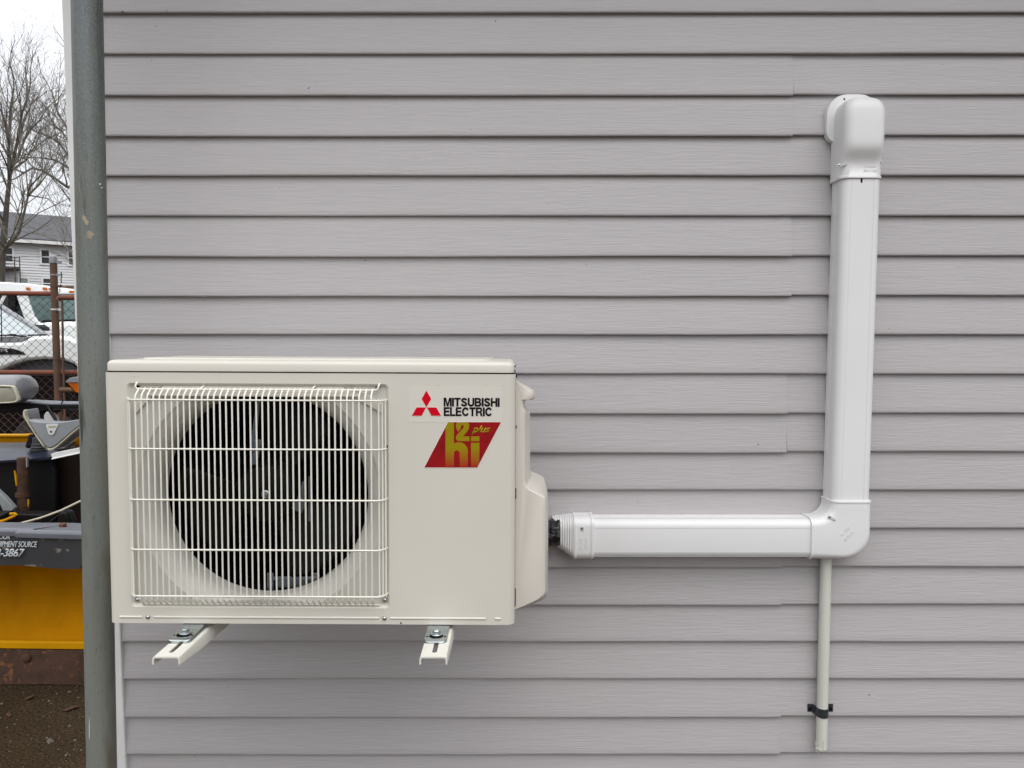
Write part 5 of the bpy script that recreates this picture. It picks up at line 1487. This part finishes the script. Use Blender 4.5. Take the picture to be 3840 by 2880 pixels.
# ---- second white truck with amber roof lights
DC2 = 10.2
t = thing('pickup_truck', 'white truck cab with amber roof marker lights behind the nearer pickup', 'pickup truck', (-6.2, DC2, 0))
m = MB()
rt = [(-500, 1046), (0, 1057), (100, 1063), (200, 1074), (255, 1085), (272, 1093), (278, 1102), (-500, 1106)]
slab('roof', rt, DC2, DC2 + 1.4, M['car_white'], t, bevel=0.05)
for a, b_ in ((102, 1082), (165, 1082.5), (188, 1084), (264, 1094), (40, 1078) if False else (-40, 1080)):
    o_ = [(a - 8, b_ - 4.6), (a + 6, b_ - 5), (a + 9, b_ + 4.6), (a - 5, b_ + 5)]
    slab('marker_light', o_, DC2 - 0.03, DC2 + 0.03, M['amber_marker'] if 'amber_marker' in M else M['amber'], t, bevel=0.008)
slab('front_pillar', [(58, 1100), (99, 1100), (108, 1130), (118, 1162), (126, 1182), (140, 1204), (158, 1214), (152, 1236), (92, 1200), (84, 1180), (70, 1140)], DC2 + 0.03, DC2 + 0.2, M['car_white'], t, bevel=0.015)
slab('windshield', [(99, 1098), (420, 1098), (420, 1206), (300, 1203), (200, 1204), (150, 1209), (138, 1203), (124, 1182), (116, 1160), (106, 1130)], DC2 + 0.06, DC2 + 0.09, M['glass_teal'], t)
slab('dash', [(160, 1200), (300, 1196), (420, 1196), (420, 1208), (150, 1210)], DC2 + 0.03, DC2 + 0.08, M['black_plastic'], t, bevel=0.008)
slab('side_window', [(-300, 1100), (60, 1100), (72, 1140), (90, 1202), (60, 1192), (-300, 1060)], DC2 + 0.12, DC2 + 0.15, M['glass_dark'], t)
slab('headrest', [(28, 1102), (56, 1102), (55, 1158), (50, 1168), (34, 1166), (27, 1156)], DC2 + 0.06, DC2 + 0.12, M['black_plastic'], t, bevel=0.02)
slab('hood', [(150, 1210), (200, 1206), (300, 1205), (420, 1212), (470, 1250), (480, 1520), (100, 1520), (100, 1225)], DC2 - 0.5, DC2 + 0.02, M['car_white'], t, bevel=0.06)
slab('door', [(-300, 1150), (0, 1160), (92, 1202), (152, 1232), (150, 1520), (-300, 1520)], DC2 + 0.10, DC2 + 1.3, M['car_white'], t, bevel=0.03)
m = MB().disc_lathe(P(142, 1228, DC2 - 0.6), [(0.09, 0.03), (0.12, 0.0), (0.10, -0.03), (0.03, -0.04)], 20); 
slab('side_mirror', [(122, 1218), (134, 1217), (150, 1226), (154, 1240), (145, 1240)], DC2 - 0.8, DC2 - 0.6, M['black_plastic'], t, bevel=0.02)
# black block standing in for the shade between truck body and ground
slab('chassis_shade', [(-300, 1500), (470, 1500), (470, 1640), (-300, 1640)], DC2 + 0.1, DC2 + 1.3, M['black'], t)

# ---- white clapboard house across the lot
def frame_at(px, D, yaw):
    o = P(px, 1284, D); o.z = 0
    return o, Vector((math.cos(yaw), math.sin(yaw), 0)), Vector((-math.sin(yaw), math.cos(yaw), 0))
HO, HU, HV = frame_at(0, 30.0, R(34))
t = thing('white_house', 'white clapboard two storey house with grey shingle roof beyond the trucks', 'house', HO)
def HP_(px, py, off=0.0):
    """point on the house front seen at a pixel; returns (u along the wall, z)"""
    v = (1440 - py) / F
    d = Vector(((px - 1920) / F, math.cos(TH) + v * math.sin(TH), v * math.cos(TH) - math.sin(TH)))
    n_ = -HV; o = HO - HV * off
    k = (o - Vector((0, 0, CAM_H))).dot(n_) / d.dot(n_)
    q = Vector((0, 0, CAM_H)) + d * k
    return (q - HO).dot(HU), q.z
def HB(mb, u0, u1, z0_, z1_, v0, v1):
    vs = []
    for z in (z0_, z1_):
        for v in (v0, v1):
            for u in (u0, u1):
                q = HO + HU * u + HV * v; vs.append((q.x, q.y, z))
    return mb.add(vs, [(0, 2, 3, 1), (4, 5, 7, 6), (0, 1, 5, 4), (2, 6, 7, 3), (0, 4, 6, 2), (1, 3, 7, 5)])
ze_ = HP_(100, 908)[1]; zrg = ze_ + 1.75
u0, u1 = -7.0, 9.0
m = HB(MB(), u0, u1, 0, ze_, 0.02, 8)
k = 0; z = 0.1
while z < ze_ - 0.1:
    vs = [];
    for u in (u0, u1):
        for v, zz in ((0.02, z), (-0.012, z), (0.015, z + 0.11)):
            q = HO + HU * u + HV * v; vs.append((q.x, q.y, zz))
    m.add(vs, [(0, 1, 4, 3), (1, 2, 5, 4)]); z += 0.112
m.build('wall', M['clap_far'], t)
m = MB(); vs = []
for u in (u0 - 0.4, u1 + 0.4):
    ring = []
    for v, zz in ((-0.35, ze_ - 0.05), (-0.35, ze_ + 0.12), (4.0, zrg), (8.35, ze_ + 0.12), (8.35, ze_ - 0.05)):
        q = HO + HU * u + HV * v; ring.append((q.x, q.y, zz))
    vs.append(ring)
m.loft(vs); rf = m.build('roof', M['shingle'], t)
m = HB(MB(), u0 - 0.42, u1 + 0.42, ze_ - 0.07, ze_ + 0.06, -0.40, -0.352); m.build('eave_board', M['trim'], t)
uc = HP_(-4, 800)[0]
m = HB(MB(), uc - 0.75, uc - 0.2, ze_ + 1.0, zrg + 0.75, 3.6, 4.3); o = m.build('chimney', M['brick'], None); sub(o, rf); o.matrix_parent_inverse = Matrix.Identity(4)
def hwin(xa, xb, ya, yb, pm, half=True):
    ua, zt_ = HP_(xa, ya); ub, _ = HP_(xb, ya); _, zb_ = HP_(xa, yb)
    m = MB()
    fw = 0.07
    for (a, b_, c_, d_) in ((ua - fw, ub + fw, zt_, zt_ + fw), (ua - fw, ub + fw, zb_ - fw, zb_), (ua - fw, ua, zb_, zt_), (ub, ub + fw, zb_, zt_)):
        HB(m, a, b_, c_, d_, -0.05, 0.02)
    HB(m, ua, ub, (zt_ + zb_) / 2 - 0.02, (zt_ + zb_) / 2 + 0.02, -0.03, 0.02)
    fo_ = m.build('window', M['trim'], t)
    m = HB(MB(), ua, ub, zb_, zt_, -0.02, 0.03); sub(m.build('pane', pm, None), fo_)
hwin(155, 183, 938, 987, M['pane']); hwin(258, 282, 942, 992, M['pane']); hwin(14, 45, 930, 980, M['pane'])
hwin(73, 103, 1044, 1080, M['blind']); hwin(162, 190, 1045, 1080, M['pane']); hwin(-60, -30, 930, 980, M['pane'])
m = MB()
for a in (53, 72):
    ua, _ = HP_(a, 1000, 0.9); HB(m, ua, ua + 0.04, 0, HP_(a, 962, 0.9)[1], -0.9, -0.86)
ua, z1_ = HP_(0, 1000, 0.9); ub, _ = HP_(74, 1000, 0.9)
HB(m, ua - 1.0, ub, z1_ - 0.05, z1_ + 0.03, -0.9, -0.02)
for yy in (978, 966): HB(m, HP_(45, yy, 0.9)[0], ub, HP_(45, yy, 0.9)[1], HP_(45, yy, 0.9)[1] + 0.03, -0.89, -0.86)
m.build('balcony', M['bark'], t)
# low brown shed roof seen between the truck roof and the house
t = thing('shed', 'low brown roofed shed left of the corner post behind the truck', 'shed', P(330, 1284, 16) - Vector((0, 0, 1.5)))
z1_ = P(260, 1074, 16).z
m = MB().box(P(236, 1100, 16).x, P(236, 1100, 16).x + 3, 16, 19, 0, z1_ - 0.12); m.build('wall', M['clap_far'], t)
m = MB().box(P(232, 1100, 16).x, P(232, 1100, 16).x + 3.2, 15.9, 19.1, z1_ - 0.3, z1_); m.build('roof', M['rust_post'], t)

# ---- bare trees
def grow_tree(mbT, mbW, p, d, L, r, depth, rr, up=0.12, minr=0.0035, spread=0.55, kids=None):
    """one limb: a wandering tapering tube; children leave along its outer part"""
    n = 6 if depth > 1 else 4
    pts, rad = [p.copy()], [r]
    q = p.copy(); dd = d.normalized()
    for i in range(n):
        dd = (dd + Vector((rr.gauss(0, .13), rr.gauss(0, .13), rr.gauss(0, .10) + up * 0.4))).normalized()
        q = q + dd * (L / n); pts.append(q.copy()); rad.append(r * (1 - 0.62 * (i + 1) / n))
    (mbT if r > 0.02 else mbW).tube(pts, rad, 7 if r > 0.03 else (4 if r > 0.009 else 3), False)
    if depth <= 0: return
    nk = kids if kids else (4 if depth > 1 else 3)
    for k in range(nk):
        f = 0.28 + 0.72 * (k + rr.random()) / nk
        i = min(n - 1, int(f * n)); base_ = pts[i].lerp(pts[i + 1], f * n - i if f * n - i <= 1 else 1)
        ax = Vector((rr.gauss(0, 1), rr.gauss(0, 1), rr.gauss(0, 0.5))).normalized()
        td = (pts[i + 1] - pts[i]).normalized()
        side = (ax - td * ax.dot(td)).normalized()
        a = spread * rr.uniform(0.7, 1.4)
        nd = td * math.cos(a) + side * math.sin(a) + Vector((0, 0, up * 0.6))
        grow_tree(mbT, mbW, base_, nd, L * rr.uniform(0.55, 0.78), max(minr, rad[i] * rr.uniform(0.42, 0.6)), depth - 1, rr, up, minr, spread)
TS = 0.78
def tree(name, label, px_pts, D, r0, seeds, depth, mt, limbs=(), grp='bare trees beyond the yard', up=0.12, spread=0.5):
    root = P(px_pts[0][0], px_pts[0][1], D); root.z = 0
    t = thing(name, label, 'tree', root, grp)
    rr = random.Random(seeds)
    T_, W_ = MB(), MB()
    pts = [P(a, b_, D) for a, b_ in px_pts]
    if pts[0].z > 0.1: pts = [Vector((pts[0].x - 0.1, D, 0))] + pts
    n = len(pts)
    rad = [TS * r0 * (1 - 0.72 * i / (n - 1)) for i in range(n)]
    mt_ = MB().tube(pts, rad, 10); mt_.build('trunk', mt, t, smooth=60)
    for i in range(2, n - 1):
        for k in range(2):
            d = Vector((rr.gauss(0.1, .7), rr.gauss(0, .7), rr.uniform(0.5, 1.2)))
            grow_tree(T_, W_, pts[i].lerp(pts[i + 1], rr.random()), d, rr.uniform(1.3, 2.2), rad[i] * 0.45, depth - 1, rr, up, 0.003, spread)
    grow_tree(T_, W_, pts[-1], pts[-1] - pts[-2], 2.0, rad[-1], depth, rr, up, 0.003, spread)
    for lp_, r_ in limbs:
        r_ = r_ * TS
        l_ = [P(a, b_, D + dy) for a, b_, dy in lp_]
        grow_tree(T_, W_, l_[-1], l_[-1] - l_[-2], 1.3, r_ * 0.42, depth - 1, rr, up, 0.003, spread)
        T_.tube(l_, [r_ * (1 - 0.6 * i / (len(l_) - 1)) for i in range(len(l_))], 8, False)
        for i in range(1, len(l_)):
            for k in range(2):
                td = (l_[i] - l_[i - 1]).normalized()
                d = td + Vector((rr.gauss(0, .5), rr.gauss(0, .5), rr.uniform(0.0, 0.9)))
                grow_tree(T_, W_, l_[i - 1].lerp(l_[i], rr.random()), d, rr.uniform(0.9, 1.7), r_ * 0.34, depth - 1, rr, up, 0.003, spread)
    W_.v += []; 
    T_.build('limbs', mt, t, smooth=60)
    W_.build('twigs', M['twig'], t)
    return t
tree('bare_tree', 'tall dark bare tree rising at the left edge of the yard', [(2, 1060), (8, 960), (18, 850), (28, 740), (38, 660), (44, 620)], 20, 0.145, 11, 3, M['bark'],
     limbs=[([(36, 680, 0), (33, 600, .2), (34, 540, .3), (36, 470, .3), (40, 400, .4), (52, 330, .5)], 0.062),
            ([(40, 640, 0), (52, 590, -.2), (62, 545, -.3), (72, 480, -.4), (84, 420, -.5), (100, 380, -.6)], 0.058),
            ([(46, 625, 0), (66, 596, .3), (78, 560, .3), (95, 515, .4), (120, 480, .4), (150, 450, .5)], 0.05),
            ([(44, 640, 0), (70, 620, -.3), (98, 600, -.4), (115, 560, -.5)], 0.042),
            ([(34, 560, 0), (26, 500, .2), (12, 440, .2), (-4, 400, .2)], 0.04), ([(30, 585, 0), (10, 545, 0), (-15, 520, 0)], 0.04)])
tree('bare_tree', 'slender mossy bare tree leaning right in front of the grey shingle roof', [(-5, 985), (6, 955), (24, 925), (50, 900), (72, 868), (84, 820), (96, 775), (106, 735)], 17, 0.078, 23, 3, M['moss'],
     limbs=[([(106, 735, 0), (122, 715, .1), (145, 695, .2), (168, 665, .2), (185, 640, .3)], 0.036), ([(104, 740, 0), (106, 712, -.1), (120, 690, -.2), (150, 660, -.2)], 0.03), ([(108, 732, 0), (140, 738, 0), (180, 745, 0), (205, 770, 0)], 0.022)])
tree('bare_tree', 'spreading mossy bare tree whose drooping limbs reach left past the corner post', [(620, 1100), (560, 960), (500, 800), (440, 640), (400, 520), (380, 420)], 22, 0.2, 5, 3, M['moss'],
     limbs=[([(440, 700, 0), (340, 715, 0), (290, 708, .1), (250, 700, .2), (205, 668, .3), (160, 640, .4), (120, 630, .5), (80, 655, .5)], 0.07),
            ([(440, 640, 0), (330, 615, 0), (262, 592, .1), (225, 540, .2), (190, 515, .3), (150, 500, .4)], 0.065),
            ([(430, 600, 0), (330, 560, 0), (265, 545, .1), (235, 495, .2), (200, 470, .2)], 0.05),
            ([(420, 560, 0), (310, 500, 0), (258, 495, .1), (240, 460, .2), (218, 430, .3), (205, 380, .3)], 0.05),
            ([(460, 760, 0), (340, 800, 0), (280, 782, .1), (255, 740, .2), (235, 715, .2)], 0.05),
            ([(440, 660, 0), (330, 640, 0), (270, 640, .1), (210, 600, .2), (150, 592, .3), (95, 592, .3)], 0.05)], up=0.10, spread=0.6)
tree('bare_shrub', 'reddish bare shrub in front of the white clapboard house', [(330, 1110), (318, 1050), (305, 1000), (290, 960)], 14, 0.04, 31, 2, M['twig'],
     limbs=[([(320, 1060, 0), (280, 960, 0), (225, 905, .1), (170, 885, .1), (140, 880, .1)], 0.018), ([(320, 1060, 0), (270, 990, 0), (240, 960, .1), (200, 960, .1)], 0.014), ([(318, 1050, 0), (280, 920, 0), (250, 880, .1), (205, 862, .1)], 0.014)], up=0.02, grp=None)
print('VERTS', sum(len(o.data.vertices) for o in bpy.data.objects if o.type == 'MESH'))
